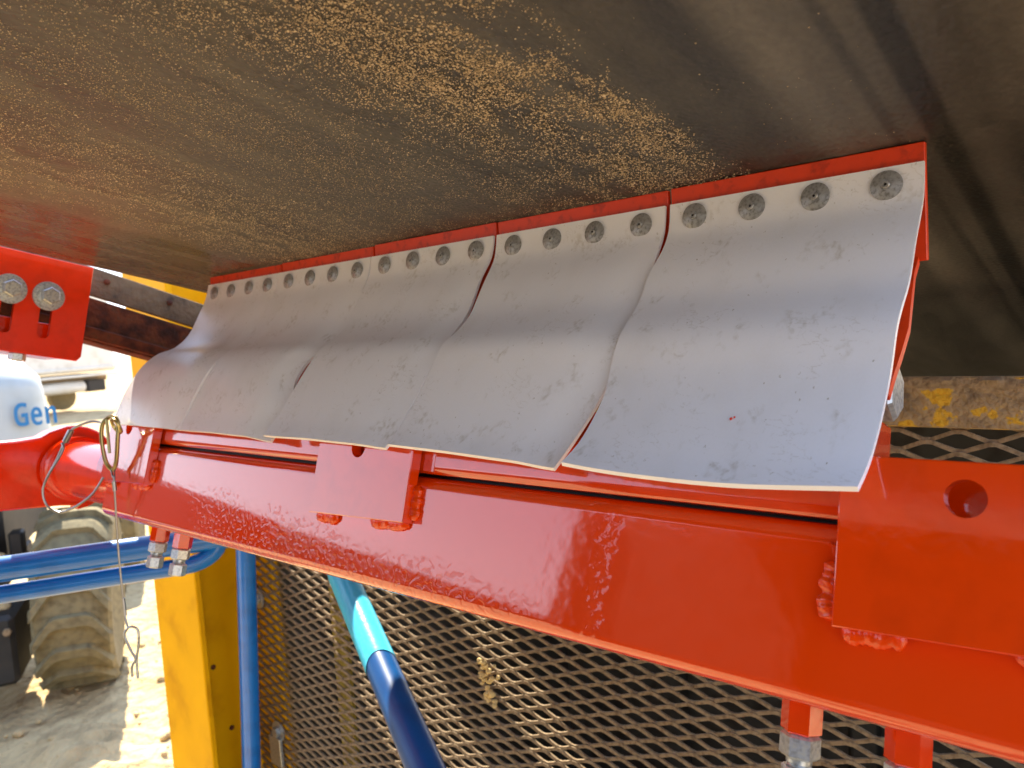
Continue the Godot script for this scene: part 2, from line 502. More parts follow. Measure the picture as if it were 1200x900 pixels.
	for i in xs.size():
		mm.set_instance_transform(i, xs[i]); mm.set_instance_color(i, cols[i])
	var mi := MultiMeshInstance3D.new()
	mi.name = "sand_grains"
	mi.multimesh = mm
	o.add_child(mi)
	mi.set_meta("kind", "stuff")

# ---------------------------------------------------------------- scraper modules
const PR := [[1.697, -0.598], [1.672, -0.592], [1.647, -0.571], [1.613, -0.541], [1.586, -0.514], [1.561, -0.497], [1.542, -0.481], [1.524, -0.463], [1.510, -0.444], [1.501, -0.423]]
const PL := [[1.697, -0.598], [1.674, -0.591], [1.655, -0.580], [1.622, -0.559], [1.602, -0.534], [1.594, -0.508], [1.576, -0.481], [1.546, -0.457], [1.520, -0.442], [1.501, -0.432]]
func profile_at(p: Array, t: float) -> Vector3:
	var pts: Array = []
	var len := [0.0]
	for q in p: pts.append(Vector3(0, q[0], q[1]))
	for i in range(1, pts.size()): len.append(len[-1] + pts[i].distance_to(pts[i - 1]))
	var want: float = t * len[-1]
	for i in range(1, pts.size()):
		if want <= len[i] + 1e-6:
			var f: float = (want - len[i - 1]) / (len[i] - len[i - 1])
			return pts[i - 1].cubic_interpolate(pts[i], pts[maxi(i - 2, 0)], pts[mini(i + 1, pts.size() - 1)], f)
	return pts[-1]

func build_module(k: int, xr: float, mix: float, label: String) -> void:
	var o := thing("belt_scraper", label, "belt scraper", Vector3(xr - 0.1, 1.628, -0.605), "scraper blades side by side under the belt")
	var drop: float = [0.0, 0.0006, 0.0, 0.0012, 0.0022][k]
	var s := Soup.new()
	s.box(Vector3(0.1985, 0.0833, 0.006), Transform3D(Basis.IDENTITY, Vector3(xr - 0.1, 1.6695 - drop, -0.605)), 0.0006)
	part("blade_plate", s, M.blade, o)
	# bowed spring arm below the plate
	s = Soup.new()
	var front: Array = []
	for q in [[1.626, -0.604], [1.615, -0.590], [1.598, -0.581], [1.578, -0.570], [1.562, -0.548], [1.548, -0.525], [1.538, -0.512]]: front.append(Vector2(q[0], q[1]))
	var sec: Array = []
	for q in front: sec.append(q)
	for i in front.size():
		var j := front.size() - 1 - i
		var tg: Vector2 = (front[mini(j + 1, front.size() - 1)] - front[maxi(j - 1, 0)]).normalized()
		sec.append(front[j] + Vector2(tg.y, -tg.x) * 0.006)
	var ra: Array = []; var rb: Array = []; var flat := PackedVector2Array()
	for q in sec:
		ra.append(Vector3(xr - 0.006, q.x, q.y)); rb.append(Vector3(xr - 0.194, q.x, q.y)); flat.append(Vector2(q.x, q.y))
	var yz := Transform3D(Basis(Vector3(0, 1, 0), Vector3(0, 0, 1), Vector3(1, 0, 0)), Vector3.ZERO)
	s.prism(flat, xr - 0.194, xr - 0.006, yz, 0.0)
	part("spring_arm", s, M.blade, o)
	# white wear skirt
	s = Soup.new()
	s.crease = 50.0
	var nu := 22; var nv := 34
	var f: Array = []; var uvs: Array = []
	var r := RandomNumberGenerator.new(); r.seed = 300 + k
	var ph := r.randf() * 6.0
	var gap: float = 0.0006 if k == 0 else 0.0016
	for j in nv + 1:
		var t := float(j) / nv * float([1.0, 0.958, 0.978, 0.985, 1.0][k])
		var lo := xr - 0.1985
		var hi := xr - gap
		match k:
			0: lo -= 0.005 * smoothstep(0.16, 0.30, t) * smoothstep(0.75, 0.6, t)
			1:
				hi -= 0.016 * smoothstep(0.64, 0.96, t)
				lo -= 0.004 * smoothstep(0.45, 0.55, t)
			2:
				hi -= 0.0055 * smoothstep(0.02, 0.2, t) * smoothstep(0.55, 0.4, t)
				lo -= 0.003 * smoothstep(0.40, 0.30, t) + 0.003 * smoothstep(0.86, 0.92, t)
			3:
				hi -= 0.016 * smoothstep(0.50, 0.60, t) * smoothstep(0.82, 0.68, t)
				lo -= 0.004
		var row: Array = []; var urow: Array = []
		for i in nu + 1:
			var a := float(i) / nu
			var x := lerpf(lo, hi, a)
			var m: float = clampf(mix + (0.5 - a) * [0.06, 0.12, 0.1, 0.14, 0.1][k], 0.0, 1.0)
			var p := profile_at(PR, t).lerp(profile_at(PL, t), m)
			var p2 := profile_at(PR, minf(t + 0.02, 1.0)).lerp(profile_at(PL, minf(t + 0.02, 1.0)), m)
			var p1 := profile_at(PR, maxf(t - 0.02, 0.0)).lerp(profile_at(PL, maxf(t - 0.02, 0.0)), m)
			var tg := (p2 - p1).normalized()
			var nn := Vector3(0, -tg.z, tg.y) * -1.0
			if nn.z < 0.0: nn = -nn
			# soft creases across the sheet and small waves
			var bulge := (-0.0026 * exp(-pow((t - 0.36) / 0.07, 2.0)) + 0.0018 * exp(-pow((t - 0.55) / 0.09, 2.0))) * (1.0 - 0.8 * m)
			bulge += 0.0005 * sin(x * 34.0 + ph + t * 3.0) * smoothstep(0.1, 0.7, t)
			var edge_lift: float = [0.001, -0.005, -0.002, -0.006, -0.001][k] * smoothstep(0.4, 1.0, t)
			edge_lift -= 0.0036 * smoothstep(0.75, 1.0, a) * smoothstep(0.12, 0.3, t) * (0.0 if k == 0 else 1.0)
			if k == 1: edge_lift += -0.006 * a * smoothstep(0.5, 1.0, t)
			if k == 3: edge_lift -= 0.004 * smoothstep(0.75, 1.0, a) * smoothstep(0.3, 0.6, t)
			p.x = x
			p.z += 0.005 * smoothstep(0.5, 1.0, t) * (1.0 - m)
			p += nn * (bulge + edge_lift)
			p.y += 0.0002 * sin(x * 60.0 + ph) * smoothstep(0.9, 1.0, t)
			if k == 0: p.y -= 0.004 * smoothstep(0.85, 1.0, t) * (1.0 - pow(2.0 * a - 1.0, 2.0))
			row.append(p); urow.append(Vector2(a, t))
		f.append(row); uvs.append(urow)
	var back: Array = []
	for j in nv + 1:
		var row: Array = []
		for i in nu + 1:
			var du: Vector3 = f[j][mini(i + 1, nu)] - f[j][maxi(i - 1, 0)]
			var dv: Vector3 = f[mini(j + 1, nv)][i] - f[maxi(j - 1, 0)][i]
			row.append(f[j][i] + du.cross(dv).normalized() * 0.0032)
		back.append(row)
	# front faces the photographer: (down) x (right) -> flip
	for j in nv:
		for i in nu:
			s.tri(f[j][i], f[j + 1][i], f[j + 1][i + 1], uvs[j][i], uvs[j + 1][i], uvs[j + 1][i + 1])
			s.tri(f[j][i], f[j + 1][i + 1], f[j][i + 1], uvs[j][i], uvs[j + 1][i + 1], uvs[j][i + 1])
			s.tri(back[j][i], back[j + 1][i + 1], back[j + 1][i], uvs[j][i], uvs[j + 1][i + 1], uvs[j + 1][i])
			s.tri(back[j][i], back[j][i + 1], back[j + 1][i + 1], uvs[j][i], uvs[j][i + 1], uvs[j + 1][i + 1])
	for j in nv:
		s.quad(f[j][0], back[j][0], back[j + 1][0], f[j + 1][0])
		s.quad(f[j][nu], f[j + 1][nu], back[j + 1][nu], back[j][nu])
	for i in nu:
		s.quad(f[nv][i], back[nv][i], back[nv][i + 1], f[nv][i + 1])
		s.quad(f[0][i], f[0][i + 1], back[0][i + 1], back[0][i])
	var sk := part("wear_skirt", s, skirt_material(400 + 10 * k), o, true)
	if k == 0:
		var fleck := Soup.new()
		for q in [[0.555, 0.80, 0.0012], [0.567, 0.795, 0.0008], [0.552, 0.815, 0.0010], [0.56, 0.825, 0.0006]]:
			var c: Vector3 = f[int(q[1] * nv)][int(q[0] * nu)]
			fleck.lathe([Vector2(q[2], 0.0), Vector2(q[2] * 0.6, 0.0006), Vector2(0.0, 0.0008)], 7, along(Vector3(0, 0.6, 0.8), c + Vector3((q[0] - 0.56) * 0.2, (0.8 - q[1]) * 0.2, 0.0012)))
		part("paint_fleck", fleck, M.red, sk)
	# four dished washers with a blind rivet in each
	for q in 4:
		var x := xr - 0.0245 - 0.05 * q
		var row_t := 0.075
		var jj := int(row_t * nv)
		var ii := clampi(int((x - f[jj][0].x) / (f[jj][nu].x - f[jj][0].x) * nu), 0, nu - 1)
		var c: Vector3 = f[jj][ii].lerp(f[jj + 1][ii], 0.5)
		c.x = x
		c.y = 1.6835 - drop
		var dirn := Vector3(r.randfn(0, 0.02), 0.16 + r.randfn(0, 0.02), 1.0)
		var at := along(dirn, c + Vector3(0, 0, -0.0012))
		s = Soup.new()
		s.crease = 28.0
		s.lathe([Vector2(0.0106, 0.0), Vector2(0.0110, 0.0008), Vector2(0.0108, 0.0014), Vector2(0.0085, 0.0022), Vector2(0.0060, 0.0029), Vector2(0.0038, 0.0033), Vector2(0.0034, 0.0031), Vector2(0.0, 0.0031)], 30, at)
		var rv := part("rivet", s, M.rivet, o)
		s = Soup.new()
		s.lathe([Vector2(0.0030, 0.0028), Vector2(0.0030, 0.0042), Vector2(0.0024, 0.0047), Vector2(0.0012, 0.0047), Vector2(0.0011, 0.0036), Vector2(0.0, 0.0036)], 14, at)
		part("rivet_head", s, M.rivet, rv)
		s = Soup.new()
		s.lathe([Vector2(0.0011, 0.0030), Vector2(0.0010, 0.0042), Vector2(0.0, 0.0042)], 8, at)
		part("rivet_pin", s, M.dark, rv)

func weld(path: Array, rad: float, sd: int) -> Soup:
	var s := Soup.new()
	s.crease = 70.0
	var n := noise(260.0, sd, 3)
	var pts := smooth_path(path, 14)
	var rows: Array = []
	for i in pts.size():
		var t: Vector3 = (pts[mini(i + 1, pts.size() - 1)] - pts[maxi(i - 1, 0)]).normalized()
		var nn := Vector3(0, sin(TH), cos(TH))
		var b := t.cross(nn)
		var taper := sqrt(clampf(minf(i, pts.size() - 1 - i) / 5.0, 0.02, 1.0))
		var row: Array = []
		for k in 12:
			var a := TAU * k / 12
			var rr := 1.15 * rad * taper * (1.0 + 0.28 * n.get_noise_3dv(pts[i] + b * cos(a) * 0.004) + 0.35 * n.get_noise_3dv(pts[i] * 0.35 + b * cos(a) * 0.001))
			row.append(pts[i] + b * cos(a) * rr * 1.15 + nn * sin(a) * rr * 0.75)
		rows.append(row)
	s.grid(rows, true)
	return s

# ---------------------------------------------------------------- scraper pole
func build_pole() -> void:
	var o := thing("scraper_pole", "glossy orange box section pole with welded tabs below the white skirts", "scraper pole", pole(-0.5, -0.0812, -0.062))
	# box tube, swept along x with rounded corners
	var s := Soup.new()
	var prof: Array = []
	var rad := 0.012
	var s0 := -0.1350; var s1 := -0.0268; var n1 := -0.0122; var n0 := -0.118
	for c in [[s1 - rad, n1 - rad, 0.0], [s0 + rad, n1 - rad, -90.0], [s0 + rad, n0 + rad, -180.0], [s1 - rad, n0 + rad, -270.0]]:
		for i in 7:
			# angle measured from +s towards +n
			var a := deg_to_rad(c[2] + 0.0) 
			var b := a + deg_to_rad(0.0)
			var ang := 0.0
			match int(c[2]):
				0: ang = lerpf(0.0, 90.0, i / 6.0)
				-90: ang = lerpf(90.0, 180.0, i / 6.0)
				-180: ang = lerpf(180.0, 270.0, i / 6.0)
				_: ang = lerpf(270.0, 360.0, i / 6.0)
			prof.append(Vector2(c[0] + rad * cos(deg_to_rad(ang)), c[1] + rad * sin(deg_to_rad(ang))))
	var X0 := -1.163; var X1 := 0.42
	var rows: Array = []; var uvs: Array = []
	for i in 41:
		var x := lerpf(X0, X1, i / 40.0)
		var row: Array = []; var ur: Array = []
		for k in prof.size() + 1:
			var q: Vector2 = prof[k % prof.size()]
			row.append(pole(x, q.x, q.y))
			ur.append(Vector2((x + 1.2) / 1.6, clampf((s1 - q.x) / (s1 - s0), 0.0, 1.0)))
		rows.append(row); uvs.append(ur)
	s.grid(rows, false, false, uvs)
	for i in prof.size():
		var c0 := pole(X0, -0.0812, -0.062); var c1 := pole(X1, -0.0812, -0.062)
		s.tri(c0, rows[0][i + 1], rows[0][i]); s.tri(c1, rows[40][i], rows[40][i + 1])
	for t in range(0, s.v.size(), 3):
		var q := s.v[t + 1]; s.v[t + 1] = s.v[t + 2]; s.v[t + 2] = q
		var w := s.uv[t + 1]; s.uv[t + 1] = s.uv[t + 2]; s.uv[t + 2] = w
	part("box_tube", s, beam_material(), o, true)
	# rail on top of the tube
	s = Soup.new()
	var rp := PackedVector2Array()
	for q in [Vector2(-0.0248, -0.022), Vector2(-0.0238, -0.0170), Vector2(-0.0205, -0.0145), Vector2(-0.016, -0.0138), Vector2(0.008, -0.0145), Vector2(0.015, -0.0180), Vector2(0.042, -0.050), Vector2(0.042, -0.075), Vector2(-0.0248, -0.075)]: rp.append(q)
	var railxf := Transform3D(Basis(Vector3(0, cos(TH), -sin(TH)), Vector3(0, sin(TH), cos(TH)), Vector3(1, 0, 0)), Vector3(0, 1.5, -0.448))
	s.prism(rp, -1.13, -0.127, railxf, 0.002)
	part("clamp_rail", s, M.orange, o)
	s = Soup.new()
	s.prism(PackedVector2Array([Vector2(-0.0266, -0.030), Vector2(-0.0250, -0.030), Vector2(-0.0250, -0.072), Vector2(-0.0266, -0.072)]), -1.12, -0.12, railxf, 0.0)
	part("packing_strip", s, M.dark, o)
	s = Soup.new()
	s.box(Vector3(0.12, 0.034, 0.05), pole_xf(-0.05, -0.009, -0.062), 0.0015)
	part("rail_end", s, M.orange, o)
	s = Soup.new()
	s.box(Vector3(0.016, 0.034, 0.02), pole_xf(-0.494, -0.006, -0.0235), 0.0012)
	part("spacer_block", s, M.orange, o)
	# three welded tabs, each with a drilled hole
	for t in [[-1.1605, -0.010, 0.0085], [-0.6445, -0.0, 0.0135], [-0.1355, -0.009, 0.0135]]:
		s = Soup.new()
		var poly := PackedVector2Array([Vector2(0, -0.0755 + t[1]), Vector2(0.1415, -0.0700 + t[1]), Vector2(0.1415, t[2]), Vector2(0, t[2])])
		s.prism(poly, -0.012, 0.0, pole_xf(t[0], 0, 0), 0.0008, [circle(Vector2(0.0636, -0.0062), 0.0102)])
		var tab := part("mounting_tab", s, M.orange, o)
		var bx: float = t[0]
		var b: float = -0.0755 + t[1]
		part("weld_bead", weld([pole(bx + 0.003, b - 0.002, -0.0105), pole(bx + 0.018, b - 0.0015, -0.0105), pole(bx + 0.037, b - 0.001, -0.0108)], 0.0052, 5 + int(bx * 100)), M.weld, tab)
		part("weld_bead", weld([pole(bx + 0.086, b + 0.002, -0.0105), pole(bx + 0.110, b + 0.003, -0.0105), pole(bx + 0.140, b + 0.004, -0.0105)], 0.005, 9 + int(bx * 100)), M.weld, tab)
		if t[0] > -0.3:
			part("weld_bead", weld([pole(bx - 0.002, b + 0.002, -0.0105), pole(bx - 0.004, b + 0.012, -0.0105), pole(bx - 0.0035, b + 0.026, -0.0105), pole(bx - 0.002, b + 0.036, -0.011)], 0.0052, 31), M.weld, tab)
			part("weld_bead", weld([pole(bx - 0.005, b + 0.042, -0.0118), pole(bx - 0.003, b + 0.043, -0.0118), pole(bx - 0.002, b + 0.045, -0.0118)], 0.0036, 33), M.weld, tab)
		else:
			part("weld_bead", weld([pole(bx + 0.1435, b + 0.008, -0.0105), pole(bx + 0.144, b + 0.024, -0.0105), pole(bx + 0.1435, b + 0.040, -0.0108)], 0.0046, 37 + int(bx * 100)), M.weld, tab)
	# threaded bosses, bolts and lock nuts hanging under the tube
	for x in [-1.038, -0.972, -0.163, -0.103]:
		var base := pole(x, -0.1338, -0.045)
		var dn := -Vector3(0, cos(TH), -sin(TH))
		s = Soup.new()
		s.prism(hexagon(0.0122, 0.35), 0.0, 0.0225, zalong(dn, base), 0.0012)
		var boss := part("threaded_boss", s, M.orange, o)
		s = Soup.new()
		s.prism(hexagon(0.0120, 0.22), 0.0228, 0.037, zalong(dn, base), 0.0016)
		part("lock_nut", s, M.zinc, boss)
		s = Soup.new()
		s.lathe([Vector2(0.0078, 0.036), Vector2(0.0078, 0.040), Vector2(0.0070, 0.0408), Vector2(0.0078, 0.0416), Vector2(0.0070, 0.0424)], 16, along(dn, base))
		part("bolt_shank", s, M.zinc, boss)
		s = Soup.new()
		s.prism(hexagon(0.0108, 0.5), 0.0424, 0.058, zalong(dn, base), 0.0014)
		part("bolt_head", s, M.zinc, boss)
	# pivot lug and bolt at the near end, behind the first skirt
	s = Soup.new()
	s.prism(PackedVector2Array([Vector2(-0.03, -0.07), Vector2(0.03, -0.07), Vector2(0.026, 0.01), Vector2(0.012, 0.024), Vector2(-0.012, 0.024), Vector2(-0.026, 0.01)]), -0.180, -0.168, Transform3D(Basis(Vector3(0, 0, -1), Vector3(0, 1, 0), Vector3(1, 0, 0)), Vector3(0, 1.537, -0.555)), 0.001)
	var lug := part("pivot_lug", s, M.orange, o)
	s = Soup.new()
	s.prism(hexagon(0.0205, 0.3), -0.1435, -0.1295, Transform3D(Basis(Vector3(0, 0, -1), Vector3(0, 1, 0), Vector3(1, 0, 0)), Vector3(0, 1.5375, -0.562)), 0.0025)
	part("pivot_bolt", s, M.zinc, lug)
	# round journal at the far end with a sleeve
	var c := pole(0, -0.0812, -0.062)
	s = Soup.new()
	s.lathe([Vector2(0.044, 0.0), Vector2(0.0475, 0.004), Vector2(0.0475, 0.30), Vector2(0.046, 0.303), Vector2(0.046, 0.42), Vector2(0.044, 0.423)], 40, along(Vector3(-1, 0, 0), Vector3(-1.158, c.y, c.z)))
	part("round_journal", s, M.red, o)
	s = Soup.new()
	s.lathe([Vector2(0.050, 0.0), Vector2(0.056, 0.004), Vector2(0.056, 0.02), Vector2(0.0478, 0.024)], 40, along(Vector3(-1, 0, 0), Vector3(-1.405, c.y, c.z)))
	part("journal_collar", s, M.red, o)

func build_pole_mount() -> void:
	var c := pole(0, -0.0812, -0.062)
	var o := thing("pole_mount", "thick red mounting plate with rounded eye round the end of the orange pole", "mounting plate", Vector3(-1.455, 1.35, -0.40))
	var poly := PackedVector2Array()
	# in (z, y): straight body towards the photographer's left, eye round the pole
	poly.append(Vector2(0.05, 1.368)); poly.append(Vector2(-0.05, 1.368)); poly.append(Vector2(-0.30, 1.362))
	poly.append(Vector2(c.z + 0.03, 1.343)); poly.append(Vector2(c.z, 1.337))
	for i in 15:
		var a := deg_to_rad(lerpf(-90.0, -272.0, i / 14.0))
		poly.append(Vector2(c.z + cos(a) * 0.0745, c.y + sin(a) * 0.0745))
	poly.append(Vector2(c.z + 0.030, c.y + 0.068)); poly.append(Vector2(c.z + 0.045, c.y + 0.061)); poly.append(Vector2(c.z + 0.075, c.y + 0.060)); poly.append(Vector2(-0.05, 1.485)); poly.append(Vector2(0.05, 1.49))
	var s := Soup.new()
	s.prism(poly, -1.475, -1.435, Transform3D(Basis(Vector3(0, 0, 1), Vector3(0, 1, 0), Vector3(-1, 0, 0)).transposed() if false else Basis(Vector3(0, 0, 1), Vector3(0, 1, 0), Vector3(1, 0, 0)), Vector3.ZERO), 0.0025, [circle(Vector2(c.z, c.y), 0.0490)])
	for t in range(0, s.v.size(), 3):
		var q := s.v[t + 1]; s.v[t + 1] = s.v[t + 2]; s.v[t + 2] = q
	part("eye_plate", s, M.red, o)
	s = Soup.new()
	s.box(Vector3(0.012, 0.05, 0.07), Transform3D(Basis(Vector3.UP, 0.0), Vector3(-1.429, 1.44, -0.30)), 0.002)
	part("stop_block", s, M.red, o)

func build_bracket() -> void:
	var o := thing("slotted_bracket", "bright red slotted bracket with two zinc washers bolted beside the belt edge", "bracket", Vector3(-1.304, 1.62, -0.36))
	var dirz := Vector3(0, BS, 1).normalized()            # along the belt, towards the photographer
	var up := Vector3(0, 1, -BS).normalized()
	var org := Vector3(-1.308, 1.74, -0.5)                # top corner nearest the pole
	var xf := Transform3D(Basis(dirz, up, dirz.cross(up)), org)   # third axis points to -x
	var poly := PackedVector2Array([Vector2(0, 0), Vector2(0.0, -0.146), Vector2(0.006, -0.154), Vector2(0.32, -0.154), Vector2(0.32, 0.0)])
	var slots: Array = []
	for q in [0.0585, 0.1105]:
		var sl := PackedVector2Array()
		for i in 13:
			var a := PI * i / 12
			sl.append(Vector2(q + cos(a) * 0.0085, -0.060 + sin(a) * 0.0085))
		for i in 13:
			var a := PI + PI * i / 12
			sl.append(Vector2(q + cos(a) * 0.0085, -0.118 + sin(a) * 0.0085))
		slots.append(sl)
	var s := Soup.new()
	s.prism(poly, -0.008, 0.0, xf, 0.0008, slots)
	part("slotted_plate", s, M.red, o)
	s = Soup.new()
	s.prism(PackedVector2Array([Vector2(0.03, -0.146), Vector2(0.32, -0.146), Vector2(0.32, -0.154), Vector2(0.03, -0.154)]), 0.001, 0.06, xf, 0.001)
	part("bottom_flange", s, M.red, o)
	s = Soup.new()
	s.prism(PackedVector2Array([Vector2(0.078, -0.145), Vector2(0.084, -0.145), Vector2(0.084, -0.002), Vector2(0.078, -0.002)]), 0.001, 0.055, xf, 0.001)
	part("gusset", s, M.red, o)
	s = Soup.new()
	s.prism(PackedVector2Array([Vector2(0.04, -0.145), Vector2(0.30, -0.145), Vector2(0.30, -0.100), Vector2(0.04, -0.100)]), 0.012, 0.018, xf, 0.001)
	part("backing_bar", s, M.red, o)
	for q in [0.0585, 0.1105]:
		var at: Vector3 = xf * Vector3(q, -0.060, -0.008)
		var ax := along(Vector3(1, 0, 0), at)
		s = Soup.new()
		s.lathe([Vector2(0.0225, 0.0002), Vector2(0.0228, 0.0014), Vector2(0.0222, 0.0028), Vector2(0.0145, 0.0030)], 30, ax)
		var wa := part("washer", s, M.zinc, o)
		s = Soup.new()
		s.lathe([Vector2(0.0160, 0.003), Vector2(0.0160, 0.0062), Vector2(0.0135, 0.0064)], 26, ax)
		part("spring_washer", s, M.zinc, wa)
		s = Soup.new()
		s.prism(hexagon(0.0135, 0.4), 0.0062, 0.0160, zalong(Vector3(1, 0, 0), at), 0.0014)
		part("bolt_head", s, M.zinc, wa)
		s = Soup.new()
		s.lathe([Vector2(0.0075, -0.04), Vector2(0.0075, 0.001)], 14, ax)
		part("bolt_shank", s, M.zinc, wa)
	s = Soup.new()
	var nb: Vector3 = xf * Vector3(0.085, -0.154, 0.004)
	s.prism(hexagon(0.012, 0.2), 0.0, 0.011, zalong(-up, nb), 0.001)
	part("flange_nut", s, M.zinc, o)

func build_stringers() -> void:
	# two rusty frame members beside the belt, lying a little steeper than the belt
	var d := Vector3(0, 0.355, 1).normalized()
	var up := Vector3(0, 1, -0.355).normalized()
	var side := Vector3(1, 0, 0)
	var b := Basis(side, up, d)
	var o := thing("conveyor_stringer", "rust brown steel angle running below the grey brown member left of the belt", "steel beam", Vector3(-1.35, 1.64, -0.56))
	var a0 := Vector3(-1.34, 1.667, -0.5818)
	var s := Soup.new()
	s.box(Vector3(0.008, 0.066, 2.6), Transform3D(b, a0 + up * -0.033 + d * 0.2), 0.0015)
	part("upright_leg", s, M.rust, o)
	s = Soup.new()
	s.box(Vector3(0.05, 0.008, 2.6), Transform3D(b, a0 + side * -0.029 + up * -0.066 + d * 0.2), 0.0015)
	part("flat_leg", s, M.rust, o)
	s = Soup.new()
	s.box(Vector3(0.012, 0.020, 2.6), Transform3D(b, a0 + side * 0.0105 + up * -0.058 + d * 0.2), 0.002)
	part("bottom_lip", s, M.rust, o)
	o = thing("grimy_stringer", "grey brown grimy steel member between the belt edge and the rusty angle", "steel beam", Vector3(-1.35, 1.70, -0.56))
	s = Soup.new()
	var a1 := Vector3(-1.35, 1.6732, -0.5818)
	s.box(Vector3(0.01, 0.047, 2.6), Transform3D(b, a1 + up * 0.0235 + d * 0.2), 0.0015)
	part("web", s, M.grime, o)
	s = Soup.new()
	s.box(Vector3(0.04, 0.006, 2.6), Transform3D(b, a1 + side * -0.026 + up * 0.044 + d * 0.2), 0.001)
	part("top_flange", s, M.grime, o)
	for z in [-0.52, -0.43, -0.63]:
		s = Soup.new()
		var at: Vector3 = a1 + up * 0.030 + d * (z + 0.58) + side * 0.005
		s.lathe([Vector2(0.005, 0.0), Vector2(0.005, 0.003), Vector2(0.003, 0.0045), Vector2(0.0, 0.005)], 10, along(side, at))
		part("rivet", s, M.rust, o)

# ---------------------------------------------------------------- yellow column and the mesh guard
func build_column() -> void:
	var o := thing("yellow_column", "bright yellow steel H column behind the left end of the orange pole", "steel column", Vector3(-1.655, 0, -0.82))
	var s := Soup.new()
	s.box(Vector3(0.205, 1.86, 0.014), Transform3D(Basis.IDENTITY, Vector3(-1.6725, 0.95, -0.747)), 0.0025)
	part("front_flange", s, M.yellow, o)
	s = Soup.new()
	s.box(Vector3(0.012, 1.86, 0.150), Transform3D(Basis.IDENTITY, Vector3(-1.655, 0.95, -0.8292)), 0.001)
	var web := part("web", s, M.yellow, o)
	for q in [[0.86, -0.80], [0.70, -0.83]]:
		s = Soup.new()
		s.lathe([Vector2(0.006, 0.0), Vector2(0.006, 0.002), Vector2(0.004, 0.003), Vector2(0.0, 0.003)], 10, along(Vector3(1, 0, 0), Vector3(-1.649, q[0], q[1])))
		part("rusty_stud", s, M.rust, web)
	s = Soup.new()
	s.box(Vector3(0.235, 1.86, 0.014), Transform3D(Basis.IDENTITY, Vector3(-1.6475, 0.95, -0.9105)), 0.0025)
	part("back_flange", s, M.yellow, o)
	s = Soup.new()
	s.box(Vector3(0.34, 0.02, 0.34), Transform3D(Basis.IDENTITY, Vector3(-1.655, 0.01, -0.83)), 0.003)
	part("base_plate", s, M.yellow, o)
	s = Soup.new()
	s.box(Vector3(0.045, 0.07, 0.008), Transform3D(Basis.IDENTITY, Vector3(-1.565, 0.640, -0.8915)), 0.001)
	part("clip_plate", s, M.zinc, o)

